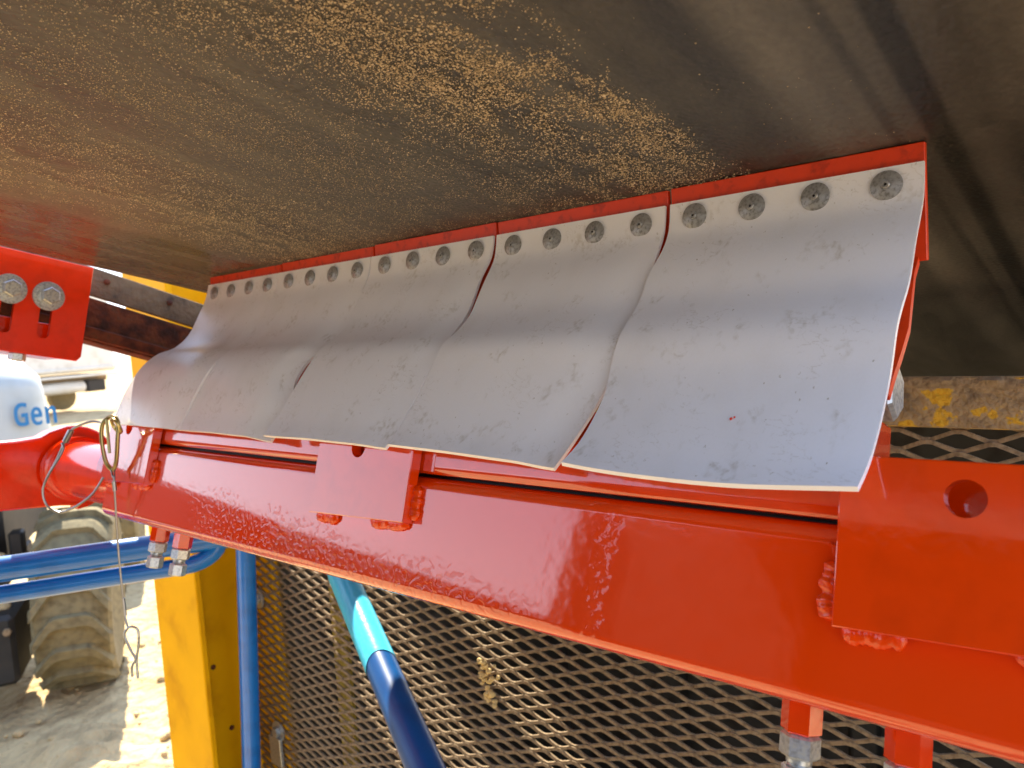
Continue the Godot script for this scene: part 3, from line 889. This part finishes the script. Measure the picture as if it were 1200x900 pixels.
func build_guard() -> void:
	var o := thing("mesh_guard", "dusty expanded metal mesh guard screen behind the orange pole", "mesh guard", Vector3(-0.6, 0.2, -0.9))
	var s := Soup.new()
	s.crease = 30.0
	var px := 0.030; var py := 0.0120
	var r := RandomNumberGenerator.new(); r.seed = 5
	var n0 := int(floor(-1.625 / px)); var n1 := int(ceil(0.45 / px))
	var rows := int((1.472 - 0.22) / py)
	for j in rows:
		var yb := 1.4655 - py * j
		var path: Array = []
		for i in range(n0, n1 + 1):
			var sgn := 1.0 if (i + j) % 2 == 0 else -1.0
			# a short flat at each knuckle
			for e in [-0.12, 0.12]:
				path.append(Vector3((i + e) * px + r.randfn(0, 0.0003), yb + sgn * (py * 0.5 - 0.0012) + r.randfn(0, 0.00025), -0.9 + sgn * 0.0011 + r.randfn(0, 0.0002)))
		var ring: Array = []
		for k in path.size():
			var p: Vector3 = path[k]
			var wv := 0.0022 + r.randf() * 0.0004
			ring.append([p + Vector3(0, -wv, 0.0017), p + Vector3(0, wv, 0.0017 - 0.001), p + Vector3(0, wv, -0.0017 - 0.001), p + Vector3(0, -wv, -0.0017)])
		s.grid(ring, true)
	part("expanded_mesh", s, M.dusty, o)
	s = Soup.new()
	s.box(Vector3(2.02, 0.0545, 0.008), Transform3D(Basis.IDENTITY, Vector3(-0.56, 1.4902, -0.8945)), 0.0012)
	var tb := part("top_bar", s, M.bar, o)
	s = Soup.new(); s.crease = 75.0
	# caked dirt along the upper edge of the bar
	var nz := noise(35.0, 6, 4)
	var gridrows: Array = []
	for j in 5:
		var row: Array = []
		for i in 141:
			var x := -0.35 + 0.7 * i / 140.0
			var lump := maxf(0.0, nz.get_noise_2d(x, j * 0.01) + 0.12 + 0.4 * smoothstep(-0.17, -0.08, x) - 0.14 * j) * 0.006
			row.append(Vector3(x, 1.518 - j * 0.004 - (0.003 * nz.get_noise_2d(x * 2.0, 9.0) if j == 4 else 0.0), -0.8903 + (lump if j > 0 and j < 4 else -0.0015)))
		gridrows.append(row)
	gridrows.reverse()
	s.grid(gridrows)
	part("caked_dirt", s, M.dusty, tb)
	s = Soup.new()
	s.box(Vector3(2.02, 0.05, 0.008), Transform3D(Basis.IDENTITY, Vector3(-0.56, 0.215, -0.8945)), 0.0012)
	part("bottom_bar", s, M.bar, o)
	for q in [[-1.594, 1.003], [-1.558, 0.688]]:
		s = Soup.new()
		var ax := along(Vector3(0, 0, 1), Vector3(q[0], q[1], -0.898))
		s.lathe([Vector2(0.024, 0.0), Vector2(0.024, 0.003), Vector2(0.012, 0.0032)], 24, ax)
		var w := part("washer", s, M.zinc, o)
		s = Soup.new()
		s.prism(hexagon(0.0125), 0.0032, 0.013, zalong(Vector3(0, 0, 1), Vector3(q[0], q[1], -0.898)), 0.001)
		part("bolt_head", s, M.zinc, w)
	# olive stiffener behind the mesh
	o = thing("flat_stiffener", "weathered olive yellow flat bar upright behind the mesh guard", "flat bar", Vector3(-1.32, 0, -0.93))
	s = Soup.new()
	s.box(Vector3(0.050, 1.5, 0.010), Transform3D(Basis(Vector3(0, 0, 1), 0.0), Vector3(-1.318, 0.75, -0.925)), 0.0015)
	part("bar", s, M.olive, o)
	# sand stuck in the mesh
	var c := thing("sand_clump", "clump of pale yellow gravel and sand caught on the mesh guard", "sand clump", Vector3(-0.856, 0.996, -0.893))
	var rr := RandomNumberGenerator.new(); rr.seed = 12
	s = Soup.new(); s.crease = 80.0
	for k in 34:
		var t := rr.randf()
		var off := Vector3(rr.randfn(0.0, 0.011) + t * 0.012 - 0.004, 0.036 - t * 0.075, rr.randf_range(-0.001, 0.006))
		if t > 0.6: off.x *= 0.6
		blob(s, Vector3(-0.860, 0.996, -0.894) + off, rr.randf_range(0.0025, 0.0062), rr)
	var mi := part("gravel", s, mat(Color(0.86, 0.76, 0.52), 0.9, 0.0, ramp_tex(0.03, 24, [[0.0, Color(0.8, 0.75, 0.65)], [0.6, Color.WHITE]], 4), 20.0), c)
	mi.set_meta("kind", "stuff")

func blob(s: Soup, c: Vector3, rad: float, r: RandomNumberGenerator, squash := 0.8) -> void:
	var rows: Array = []
	var sd := r.randf() * 50.0
	for j in 6:
		var th := PI * j / 5.0
		var row: Array = []
		for i in 8:
			var ph := -TAU * i / 8
			var k := rad * (1.0 + 0.25 * sin(ph * 2.0 + sd + j) + 0.12 * sin(ph * 3.0 + sd * 2.0))
			row.append(c + Vector3(sin(th) * cos(ph) * k, -cos(th) * rad * squash, sin(th) * sin(ph) * k))
		rows.append(row)
	s.grid(rows, true)

func build_tail_housing() -> void:
	# dark steel enclosure under the tail of the conveyor, seen through the mesh
	var o := thing("tail_housing", "dark steel housing in the shadow behind the mesh guard", "machine housing", Vector3(-0.5, 0, -1.9))
	var s := Soup.new()
	s.box(Vector3(1.38, 1.35, 0.02), Transform3D(Basis.IDENTITY, Vector3(0.09, 0.69, -2.005)), 0.003)
	part("back_plate", s, M.steel, o)
	s = Soup.new()
	s.box(Vector3(0.978, 0.95, 0.02), Transform3D(Basis.IDENTITY, Vector3(-1.09, 0.49, -2.005)), 0.003)
	part("back_plate", s, M.steel, o)
	s = Soup.new()
	s.box(Vector3(0.02, 1.8, 1.2), Transform3D(Basis.IDENTITY, Vector3(0.56, 0.9, -1.45)), 0.003)
	part("side_plate", s, M.steel, o)
	s = Soup.new()
	s.box(Vector3(0.02, 1.18, 1.07), Transform3D(Basis.IDENTITY, Vector3(-1.535, 0.59, -1.456)), 0.003)
	part("side_plate", s, M.steel, o)
	s = Soup.new()
	s.box(Vector3(2.4, 0.05, 1.3), Transform3D(Basis.IDENTITY, Vector3(-0.4, 0.035, -1.5)), 0.005)
	part("floor_plate", s, M.steel, o)
	for x in [-1.1, -0.55, 0.0]:
		s = Soup.new()
		s.box(Vector3(0.06, 0.9, 0.05), Transform3D(Basis.IDENTITY, Vector3(x, 0.515, -1.969)), 0.003)
		part("stiffening_rib", s, M.steel, o)

# ---------------------------------------------------------------- blue tubes
func build_tubes() -> void:
	var d := Vector3(0.4985, 0, -0.8669)
	var o := thing("upper_handrail", "thick blue tubular handrail, upper of the two at far left", "handrail", Vector3(-1.46, 1.253, -0.364))
	var s := Soup.new()
	var A := Vector3(-1.462, 1.2525, -0.364)
	s.tube([A - d * 1.2, A - d * 0.5, A, A + d * 0.27, A + d * 0.42], 0.0213, 20)
	part("tube", s, M.blue, o)
	o = thing("lower_handrail", "thinner blue tubular handrail curving up at its end, lower of the two", "handrail", Vector3(-1.46, 1.21, -0.36))
	s = Soup.new()
	A = Vector3(-1.464, 1.2095, -0.36)
	var pts: Array = [A - d * 1.2, A - d * 0.5, A, A + d * 0.15, A + d * 0.26]
	var c := A + d * 0.285 + Vector3(0, 0.040, 0)
	for i in 9:
		var a := deg_to_rad(-90.0 + 105.0 * i / 8.0)
		pts.append(c + d * cos(a) * 0.062 + Vector3(0, sin(a) * 0.040, 0))
	pts.append(pts[-1] + Vector3(0, 0.06, 0) + d * -0.004)
	s.tube(pts, 0.0155, 18)
	part("tube", s, M.blue, o)
	o = thing("blue_post", "slim dark blue upright tube in front of the yellow column", "post", Vector3(-1.53, 0, -0.82))
	s = Soup.new()
	s.tube([Vector3(-1.60, 0.0, -0.80), Vector3(-1.545, 0.645, -0.815), Vector3(-1.500, 1.18, -0.828), Vector3(-1.494, 1.27, -0.83)], 0.0205, 18)
	part("tube", s, M.blue, o)
	o = thing("slanting_brace", "dark blue slanting tube wrapped in light blue tape at its upper end", "brace", Vector3(-0.79, 1.14, -0.62))
	s = Soup.new()
	var p := Vector3(-1.0188, 1.1817, -0.7371); var q := Vector3(-0.6922, 1.0679, -0.5891)
	var dd := (q - p).normalized()
	s.tube([p - dd * 0.10, p, p + dd * 0.3, p + dd * 0.75], 0.0232, 26)
	part("tube", s, M.navy, o)
	s = Soup.new(); s.crease = 60.0
	var rows: Array = []
	var tw := zalong(dd, p)
	for i in 22:
		var row: Array = []
		for k in 26:
			var a := TAU * k / 26
			var l := lerpf(-0.045, 0.195, i / 21.0)
			if i == 21: l += 0.006 * sin(a * 2.0 + 0.7) - 0.004 * cos(a)
			row.append(tw * Vector3(cos(a) * 0.0241, sin(a) * 0.0241, l) + Vector3(0, 0.00025 * sin(i * 2.2 + k), 0))
		rows.append(row)
	s.grid(rows, true)
	part("tape_wrap", s, M.tape, o)

# ---------------------------------------------------------------- small hardware at the pole's far end
func build_hardware() -> void:
	var o := thing("carabiner", "yellow zinc snap hook hanging at the left corner of the skirts", "carabiner", Vector3(-1.10, 1.47, -0.42))
	var s := Soup.new()
	var loop: Array = []
	for q in [Vector3(-1.102, 1.512, -0.424), Vector3(-1.109, 1.503, -0.416), Vector3(-1.110, 1.482, -0.413), Vector3(-1.106, 1.454, -0.413), Vector3(-1.100, 1.441, -0.416), Vector3(-1.094, 1.440, -0.419), Vector3(-1.088, 1.453, -0.421), Vector3(-1.085, 1.480, -0.424), Vector3(-1.085, 1.501, -0.427), Vector3(-1.092, 1.511, -0.427)]: loop.append(q)
	s.tube(smooth_path(loop, 6, true), 0.0029, 10, true)
	part("hook_body", s, M.gold, o)
	s = Soup.new()
	s.tube([Vector3(-1.1015, 1.509, -0.419), Vector3(-1.092, 1.463, -0.4145)], 0.0022, 8)
	part("gate", s, M.gold, o)
	s = Soup.new()
	var eye: Array = []
	for i in 14:
		var a := TAU * i / 14
		eye.append(Vector3(-1.083 + 0.010 * cos(a), 1.500 + 0.010 * sin(a), -0.4235 + 0.004 * sin(a)))
	s.tube(eye, 0.0024, 8, true)
	part("ring", s, M.gold, o)
	o = thing("wire_lanyard", "grey wire rope lanyard looping out beside the pole end", "wire rope", Vector3(-1.16, 1.45, -0.39))
	s = Soup.new()
	var lp: Array = [Vector3(-1.108, 1.503, -0.422), Vector3(-1.127, 1.504, -0.421), Vector3(-1.144, 1.505, -0.412), Vector3(-1.162, 1.497, -0.396), Vector3(-1.169, 1.483, -0.388), Vector3(-1.18, 1.454, -0.376), Vector3(-1.192, 1.425, -0.363), Vector3(-1.194, 1.407, -0.359), Vector3(-1.189, 1.389, -0.362), Vector3(-1.177, 1.38, -0.372), Vector3(-1.164, 1.384, -0.383), Vector3(-1.151, 1.393, -0.395), Vector3(-1.140, 1.405, -0.406), Vector3(-1.132, 1.425, -0.418)]
	s.tube(smooth_path(lp, 6), 0.0017, 8)
	part("wire", s, M.wire, o)
	s = Soup.new()
	s.tube([Vector3(-1.164, 1.495, -0.394), Vector3(-1.170, 1.479, -0.387)], 0.0042, 10)
	part("crimp_sleeve", s, M.wire, o)
	s = Soup.new()
	var lp2: Array = [Vector3(-1.172, 1.478, -0.383), Vector3(-1.164, 1.468, -0.381), Vector3(-1.178, 1.440, -0.367), Vector3(-1.186, 1.425, -0.361)]
	s.tube(smooth_path(lp2, 6), 0.0014, 8)
	part("wire_tail", s, M.wire, o)
	o = thing("hanging_wire", "thin grey wire hanging straight down from the snap hook", "wire rope", Vector3(-1.086, 1.42, -0.414))
	s = Soup.new()
	s.tube(smooth_path([Vector3(-1.0975, 1.4405, -0.4165), Vector3(-1.090, 1.430, -0.4145), Vector3(-1.086, 1.422, -0.414), Vector3(-1.0845, 1.335, -0.4095), Vector3(-1.080, 1.276, -0.407), Vector3(-1.0775, 1.24, -0.406), Vector3(-1.072, 1.222, -0.406)], 6), 0.0014, 7)
	s.tube(smooth_path([Vector3(-1.0915, 1.4400, -0.4185), Vector3(-1.086, 1.430, -0.4155), Vector3(-1.086, 1.420, -0.414)], 5), 0.0010, 7)
	part("wire", s, M.wire, o)
	s = Soup.new()
	s.tube([Vector3(-1.0862, 1.424, -0.414), Vector3(-1.0855, 1.411, -0.4137)], 0.003, 8)
	part("crimp_sleeve", s, M.wire, o)
	s = Soup.new()
	s.tube([Vector3(-1.0785, 1.262, -0.4068), Vector3(-1.0760, 1.238, -0.406)], 0.0024, 8)
	part("crimp_sleeve", s, M.wire, o)
	o = thing("hairpin_clip", "small bright wire hairpin clip dangling at the end of the thin wire", "hairpin clip", Vector3(-1.066, 1.19, -0.406))
	s = Soup.new()
	var clip: Array = [Vector3(-1.0665, 1.154, -0.403), Vector3(-1.0665, 1.168, -0.404), Vector3(-1.0625, 1.178, -0.408), Vector3(-1.067, 1.190, -0.405), Vector3(-1.073, 1.203, -0.403), Vector3(-1.075, 1.213, -0.402), Vector3(-1.071, 1.221, -0.406), Vector3(-1.065, 1.2225, -0.410), Vector3(-1.0605, 1.218, -0.414), Vector3(-1.0595, 1.206, -0.414), Vector3(-1.0615, 1.19, -0.412), Vector3(-1.0640, 1.175, -0.410), Vector3(-1.0615, 1.151, -0.408)]
	s.tube(smooth_path(clip, 7), 0.0017, 9)
	part("clip_wire", s, M.zinc, o)

# ---------------------------------------------------------------- the machine on the left
func build_lift() -> void:
	var axis := Vector3(0.44, 0, -0.898).normalized()       # to the right in the picture
	var fwd := Vector3(0.898, 0, 0.44).normalized()         # towards the photographer
	var B := Basis(axis, Vector3.UP, fwd)
	var org := Vector3(-4.02, 0, -1.33)
	var o := thing("boom_lift", "pale grey self propelled lift with dusty chevron tyre on the sand", "boom lift", org)
	var X := Transform3D(B, org)
	var tilt := Basis(fwd, deg_to_rad(3.0))
	# wheel: axle along local x
	var W := X * Transform3D(Basis(Vector3(0, 0, 1), deg_to_rad(-3.0)), Vector3(0, 0.425, 0.0))
	var wheel := MeshInstance3D.new()
	var s := Soup.new()
	s.crease = 35.0
	var ty := Transform3D(Basis(Vector3(0, 1, 0), Vector3(1, 0, 0), Vector3(0, 0, -1)), Vector3.ZERO)
	s.lathe([Vector2(0.20, -0.12), Vector2(0.30, -0.155), Vector2(0.375, -0.160), Vector2(0.398, -0.145), Vector2(0.402, -0.07), Vector2(0.404, 0.0), Vector2(0.402, 0.07), Vector2(0.398, 0.145), Vector2(0.375, 0.160), Vector2(0.30, 0.155), Vector2(0.20, 0.12)], 48, W * ty)
	wheel = part("tyre", s, M.tyre, o)
	var lugs := 17
	for i in lugs:
		s = Soup.new()
		var path := [[-0.163, -0.115, 0.010], [-0.150, -0.10, 0.028], [-0.085, -0.012, 0.030], [-0.06, 0.0, 0.030], [0.06, 0.0, 0.030], [0.085, -0.012, 0.030], [0.150, -0.10, 0.028], [0.163, -0.115, 0.010]]
		var rows: Array = []
		for p in path:
			var row: Array = []
			for e in [[-0.030, -0.002], [-0.022, p[2]], [0.022, p[2]], [0.030, -0.002]]:
				var a: float = TAU * i / lugs + (p[1] + e[0]) / 0.41
				var rr: float = 0.402 + e[1]
				row.append(W * Vector3(p[0], sin(a) * rr, cos(a) * rr))
			rows.append(row)
		s.grid(rows)
		s.quad(rows[0][0], rows[0][3], rows[0][2], rows[0][1])
		s.quad(rows[7][0], rows[7][1], rows[7][2], rows[7][3])
		part("tread_lug", s, M.tyre, wheel)
	s = Soup.new()
	s.lathe([Vector2(0.20, -0.11), Vector2(0.19, -0.05), Vector2(0.08, -0.02), Vector2(0.08, 0.02), Vector2(0.19, 0.05), Vector2(0.20, 0.11)], 32, W * ty)
	part("rim", s, M.cowl, wheel)
	# chassis beside the wheel
	s = Soup.new()
	s.box(Vector3(1.5, 0.32, 0.5), X * Transform3D(Basis.IDENTITY, Vector3(-0.985, 0.31, 0.06)), 0.02)
	var ch := part("chassis", s, M.chassis, o)
	s = Soup.new()
	s.box(Vector3(0.20, 0.05, 0.02), X * Transform3D(Basis.IDENTITY, Vector3(-0.42, 0.435, 0.322)), 0.004)
	part("blue_strip", s, mat(Color(0.3, 0.4, 0.5), 0.5), ch)
	for q in [[-0.44, 0.35], [-0.26, 0.40]]:
		s = Soup.new()
		s.prism(hexagon(0.018), 0.0, 0.02, X * Transform3D(Basis.IDENTITY, Vector3(q[0], q[1], 0.31)), 0.003)
		part("bolt_head", s, M.dusty, ch)
	s = Soup.new()
	s.box(Vector3(1.1, 0.10, 0.9), X * Transform3D(Basis.IDENTITY, Vector3(-0.86, 0.55, -0.25)), 0.015)
	part("deck", s, M.chassis, o)
	s = Soup.new()
	s.box(Vector3(0.5, 0.03, 0.22), X * Transform3D(Basis(Vector3(0, 0, 1), 0.06), Vector3(-0.55, 0.665, 0.15)), 0.006)
	part("step_plate", s, M.cowl, o)
	s = Soup.new()
	s.box(Vector3(0.06, 0.22, 0.08), X * Transform3D(Basis.IDENTITY, Vector3(-0.24, 0.68, 0.02)), 0.01)
	part("bracket", s, M.chassis, o)
	s = Soup.new()
	s.box(Vector3(1.3, 0.42, 1.2), X * Transform3D(Basis.IDENTITY, Vector3(-0.95, 0.80, -0.62)), 0.03)
	part("lower_cover", s, M.chassis, o)
	s = Soup.new(); s.crease = 80.0
	var rr := RandomNumberGenerator.new(); rr.seed = 77
	for k in 26:
		blob(s, X * Vector3(rr.randf_range(-0.72, -0.28), 0.685 + rr.randf_range(0.0, 0.02), rr.randf_range(0.07, 0.22)), rr.randf_range(0.02, 0.045), rr)
	for k in 20:
		blob(s, X * Vector3(rr.randf_range(-0.75, -0.26), 0.475, rr.randf_range(0.15, 0.28)), rr.randf_range(0.015, 0.035), rr)
	part("lying_sand", s, M.sand, o).set_meta("kind", "stuff")
	# rounded cowling with lettering
	s = Soup.new()
	s.crease = 45.0
	var cf := Vector3(0.97, 0, 0.24).normalized()
	var cax := Vector3(0.24, 0, -0.97).normalized()
	var CX := Transform3D(Basis(cax, Vector3.UP, cf), Vector3(-3.835, 0, -1.262) - cax * 0.86 - cf * 0.66)
	var rows2: Array = []
	for j in 13:
		var t := j / 12.0
		var y := lerpf(0.98, 1.62, t)
		var shrink := 0.10 * t + 0.14 * smoothstep(0.8, 1.0, t) 
		var row: Array = []
		for i in 33:
			var a := -TAU * i / 32
			var cx := signf(cos(a)) * pow(absf(cos(a)), 0.25) * (0.86 - shrink * 0.5)
			var cz := signf(sin(a)) * pow(absf(sin(a)), 0.25) * (0.66 - shrink)
			row.append(CX * Vector3(cx, y, cz))
		rows2.append(row)
	s.grid(rows2)
	var top: Vector3 = CX * Vector3(0, 1.625, 0)
	for i in 32: s.tri(top, rows2[12][i], rows2[12][i + 1])
	var cw := part("cowling", s, M.cowl, o)
	var tm := TextMesh.new()
	tm.text = "Gen"
	var f := SystemFont.new(); f.font_names = PackedStringArray(["Droid Sans"]); f.font_weight = 600
	tm.font = f; tm.font_size = 64; tm.pixel_size = 0.0023; tm.depth = 0.006
	var ti := MeshInstance3D.new()
	ti.name = "lettering"
	ti.mesh = tm
	ti.material_override = M.letter
	ti.transform = Transform3D(CX.basis * Basis(Vector3.RIGHT, deg_to_rad(-8.0)) * Basis.from_scale(Vector3(0.62, 1.0, 1.0)), CX * Vector3(0.765, 1.345, 0.608) - org)
	o.add_child(ti)
	# far pair of wheels, half hidden
	for q in [Vector3(-1.95, 0.42, 0.0), Vector3(0.0, 0.42, -2.0), Vector3(-1.95, 0.42, -2.0)]:
		s = Soup.new(); s.crease = 35.0
		s.lathe([Vector2(0.20, -0.12), Vector2(0.375, -0.160), Vector2(0.42, -0.14), Vector2(0.42, 0.14), Vector2(0.375, 0.160), Vector2(0.20, 0.12)], 36, X * Transform3D(Basis.IDENTITY, q) * ty)
		part("tyre", s, M.tyre, o)

func build_trailer() -> void:
	var axis := Vector3(-0.24, 0, -0.97).normalized()
	var B := Basis(axis, Vector3.UP, Vector3(0.97, 0, -0.24).normalized())
	var org := Vector3(-23.15, 0, -9.2)
	var X := Transform3D(B, org)
	var o := thing("site_trailer", "cream white box trailer with side rails standing far behind the lift", "trailer", org)
	var s := Soup.new()
	s.box(Vector3(5.0, 2.6, 2.2), X * Transform3D(Basis.IDENTITY, Vector3(-2.5, 2.42, -1.1)), 0.04)
	part("body", s, M.white, o)
	for y in [1.03, 1.22]:
		s = Soup.new()
		s.box(Vector3(5.04, 0.07, 0.07), X * Transform3D(Basis.IDENTITY, Vector3(-2.5, y, 0.03)), 0.01)
		part("side_rail", s, M.white, o)
	s = Soup.new()
	s.lathe([Vector2(0.13, 0.0), Vector2(0.16, 0.03), Vector2(0.16, 1.7), Vector2(0.13, 1.73)], 20, along(axis, X * Vector3(-2.6, 0.72, -0.25)))
	part("tank", s, M.white, o)
	s = Soup.new()
	s.box(Vector3(0.55, 0.34, 0.4), X * Transform3D(Basis.IDENTITY, Vector3(-0.55, 0.72, -0.3)), 0.03)
	part("tool_box", s, M.chassis, o)
	s = Soup.new()
	s.box(Vector3(5.0, 0.22, 1.4), X * Transform3D(Basis.IDENTITY, Vector3(-2.5, 0.95, -1.1)), 0.03)
	part("chassis", s, M.dusty, o)
	for q in [Vector3(-0.5, 0.4, -1.9), Vector3(-3.4, 0.4, -0.3), Vector3(-3.4, 0.4, -1.9)]:
		s = Soup.new()
		s.lathe([Vector2(0.2, -0.1), Vector2(0.38, -0.12), Vector2(0.40, -0.09), Vector2(0.40, 0.09), Vector2(0.38, 0.12), Vector2(0.2, 0.1)], 28, along(B.z, X * q))
		part("wheel", s, M.tyre, o)

# ---------------------------------------------------------------- ground
func build_ground() -> void:
	var s := Soup.new()
	s.crease = 80.0
	var N := 190
	var lump := noise(2.2, 101, 5); var wide := noise(0.35, 102, 3); var rut := noise(7.0, 103, 3)
	var cx := -3.2; var cz := -0.9
	var ax: Array = []
	for i in N + 1:
		var t := (i / float(N)) * 2.0 - 1.0
		ax.append(sinh(t * 6.6) / sinh(6.6) * 320.0)
	var rows: Array = []
	for j in N + 1:
		var row: Array = []
		for i in N + 1:
			var x: float = cx + ax[i]; var z: float = cz + ax[N - j]
			var near := 1.0 - smoothstep(12.0, 40.0, Vector2(ax[i], ax[N - j]).length())
			var h := (0.045 * lump.get_noise_2d(x, z) + 0.05 * wide.get_noise_2d(x, z) + 0.014 * rut.get_noise_2d(x, z)) * near - 0.02
			# loose sand heaped in front of the wheel's shadow
			h += 0.10 * exp(-pow((x + 3.25) / 0.30, 2.0) - pow((z + 1.05) / 0.16, 2.0)) * (0.8 + lump.get_noise_2d(x * 3.0, z * 3.0))
			h += 0.10 * exp(-pow((x + 3.3) / 0.4, 2.0) - pow((z + 1.6) / 0.2, 2.0)) * (0.6 + lump.get_noise_2d(x * 3.0, z * 3.0))
			# level under the wheel and the footings
			var flat := maxf(exp(-pow((x + 4.0) / 0.35, 2.0) - pow((z + 1.33) / 0.35, 2.0)), smoothstep(-2.2, -1.7, x) * smoothstep(1.6, 1.2, x) * smoothstep(-2.6, -2.2, z) * smoothstep(0.2, -0.3, z))
			h = lerpf(h, -0.004, flat)
			row.append(Vector3(x, h, z))
		rows.append(row)
	s.grid(rows)
	var o := part("sand_ground", s, M.sand, self)
	o.set_meta("kind", "structure")
	meta(o, "pale sunlit sand ground with loose heaps and wheel marks", "", "", "")
	# crumbs of sand in front of the wheel
	s = Soup.new(); s.crease = 70.0
	var r := RandomNumberGenerator.new(); r.seed = 31
	for k in 200:
		var x := r.randf_range(-4.2, -2.3); var z := r.randf_range(-2.0, -0.3)
		blob(s, Vector3(x, 0.0 + r.randf_range(-0.01, 0.02), z), 0.005 + 0.02 * pow(r.randf(), 3.0), r)
	var st := part("loose_sand", s, M.sand, self)
	meta(st, "loose clods of sand scattered between the wheel and the yellow column", "sand", "", "stuff")

func build_background() -> void:
	# behind the photographer: the loading hopper of the conveyor and a container across the yard,
	# both mirrored in the enamel of the pole
	var o := thing("loading_hopper", "dark steel loading hopper of the conveyor behind the photographer", "hopper", Vector3(0, 0, 2.0))
	var s := Soup.new()
	s.box(Vector3(3.6, 2.2, 0.03), Transform3D(Basis.IDENTITY, Vector3(-0.10, 1.1, 1.75)), 0.004)
	part("front_plate", s, M.steel, o)
	for x in [-1.8, -0.9, 0.0, 0.9, 1.6]:
		s = Soup.new()
		s.box(Vector3(0.08, 2.2, 0.08), Transform3D(Basis.IDENTITY, Vector3(x, 1.1, 1.69)), 0.006)
		part("stiffener", s, M.steel, o)
	o = thing("shipping_container", "dark brown shipping container standing across the yard behind the photographer", "container", Vector3(-10.5, 0, 9.0))
	var B := Basis(Vector3(0.64, 0, 0.77).normalized(), Vector3.UP, Vector3(-0.77, 0, 0.64).normalized())
	s = Soup.new()
	var poly := PackedVector2Array([Vector2(-6, 1.2)])
	for i in 60:
		var x := -6.0 + 0.2 * i
		poly.append(Vector2(x + 0.02, 0.0)); poly.append(Vector2(x + 0.08, 0.0)); poly.append(Vector2(x + 0.11, 0.04)); poly.append(Vector2(x + 0.17, 0.04))
	poly.append(Vector2(6, 1.2))
	s.prism(poly, 0.1, 2.55, Transform3D(Basis(B.x, B.z, Vector3.UP), Vector3(-10.5, 0, 9.0)), 0.0)
	part("wall", s, mat(Color(0.26, 0.16, 0.12), 0.7), o)
	s = Soup.new()
	s.box(Vector3(12.1, 0.12, 1.3), Transform3D(B, Vector3(-10.5, 2.6, 9.0) + B.z * 0.6), 0.02)
	part("roof", s, mat(Color(0.26, 0.16, 0.12), 0.7), o)

func _ready() -> void:
	# camera
	var cam := Camera3D.new()
	cam.name = "camera"
	add_child(cam)
	cam.transform = Transform3D(Basis(Vector3(0.7626, -0.0659, -0.6435), Vector3(0.0007, 0.9949, -0.1004), Vector3(0.6469, 0.0756, 0.7588)).orthonormalized(), Vector3(0, 1.6, 0))
	var ca := CameraAttributesPhysical.new()
	ca.frustum_focal_length = 23.28
	ca.exposure_aperture = 9.0
	ca.frustum_focus_distance = 0.62
	ca.frustum_near = 0.02
	ca.frustum_far = 900.0
	cam.attributes = ca
	cam.fov = 54.53
	cam.near = 0.02
	cam.far = 900.0
	cam.current = true
	# sky, exposure
	var we := WorldEnvironment.new()
	we.name = "world_environment"
	var env := Environment.new()
	env.background_mode = Environment.BG_SKY
	var sky := Sky.new()
	var psm := ProceduralSkyMaterial.new()
	psm.sky_top_color = Color(0.53, 0.61, 0.76)
	psm.sky_horizon_color = Color(0.90, 0.92, 0.95)
	psm.sky_curve = 0.18
	psm.ground_bottom_color = Color(0.62, 0.53, 0.40)
	psm.ground_horizon_color = Color(0.72, 0.68, 0.60)
	psm.sun_angle_max = 12.0
	sky.sky_material = psm
	env.sky = sky
	env.tonemap_mode = Environment.TONE_MAPPER_LINEAR
	env.tonemap_exposure = 3.95
	env.sdfgi_enabled = true
	env.ssao_enabled = true
	env.ssil_enabled = true
	we.environment = env
	add_child(we)
	# sun: high, from the left and a little from behind the machine
	var sun := DirectionalLight3D.new()
	sun.name = "sun"
	sun.light_energy = 1.35
	sun.light_color = Color(1.0, 0.95, 0.87)
	sun.light_angular_distance = 0.5
	sun.shadow_enabled = true
	add_child(sun)
	sun.look_at_from_position(Vector3.ZERO, -Vector3(-0.64, 0.70, -0.30), Vector3.UP)

	materials()
	build_ground()
	build_belt()
	build_stringers()
	build_column()
	build_guard()
	build_tail_housing()
	build_background()
	build_pole()
	build_pole_mount()
	build_bracket()
	var labels := [
		"nearest scraper blade at right end, its white skirt specked with red paint",
		"second scraper blade from the right end, white skirt drawn in at its lower right corner",
		"middle scraper blade of five, white skirt with a thin gap along its upper right edge",
		"fourth scraper blade from the right, white skirt with short split at lower right edge",
		"farthest scraper blade at the left end, white skirt bulging outward with sunlit edge"]
	var mixes := [0.0, 0.26, 0.48, 0.72, 1.0]
	for k in 5:
		build_module(k, -0.1168 - 0.2019 * k, mixes[k], labels[k])
	build_tubes()
	build_hardware()
	build_lift()
	build_trailer()
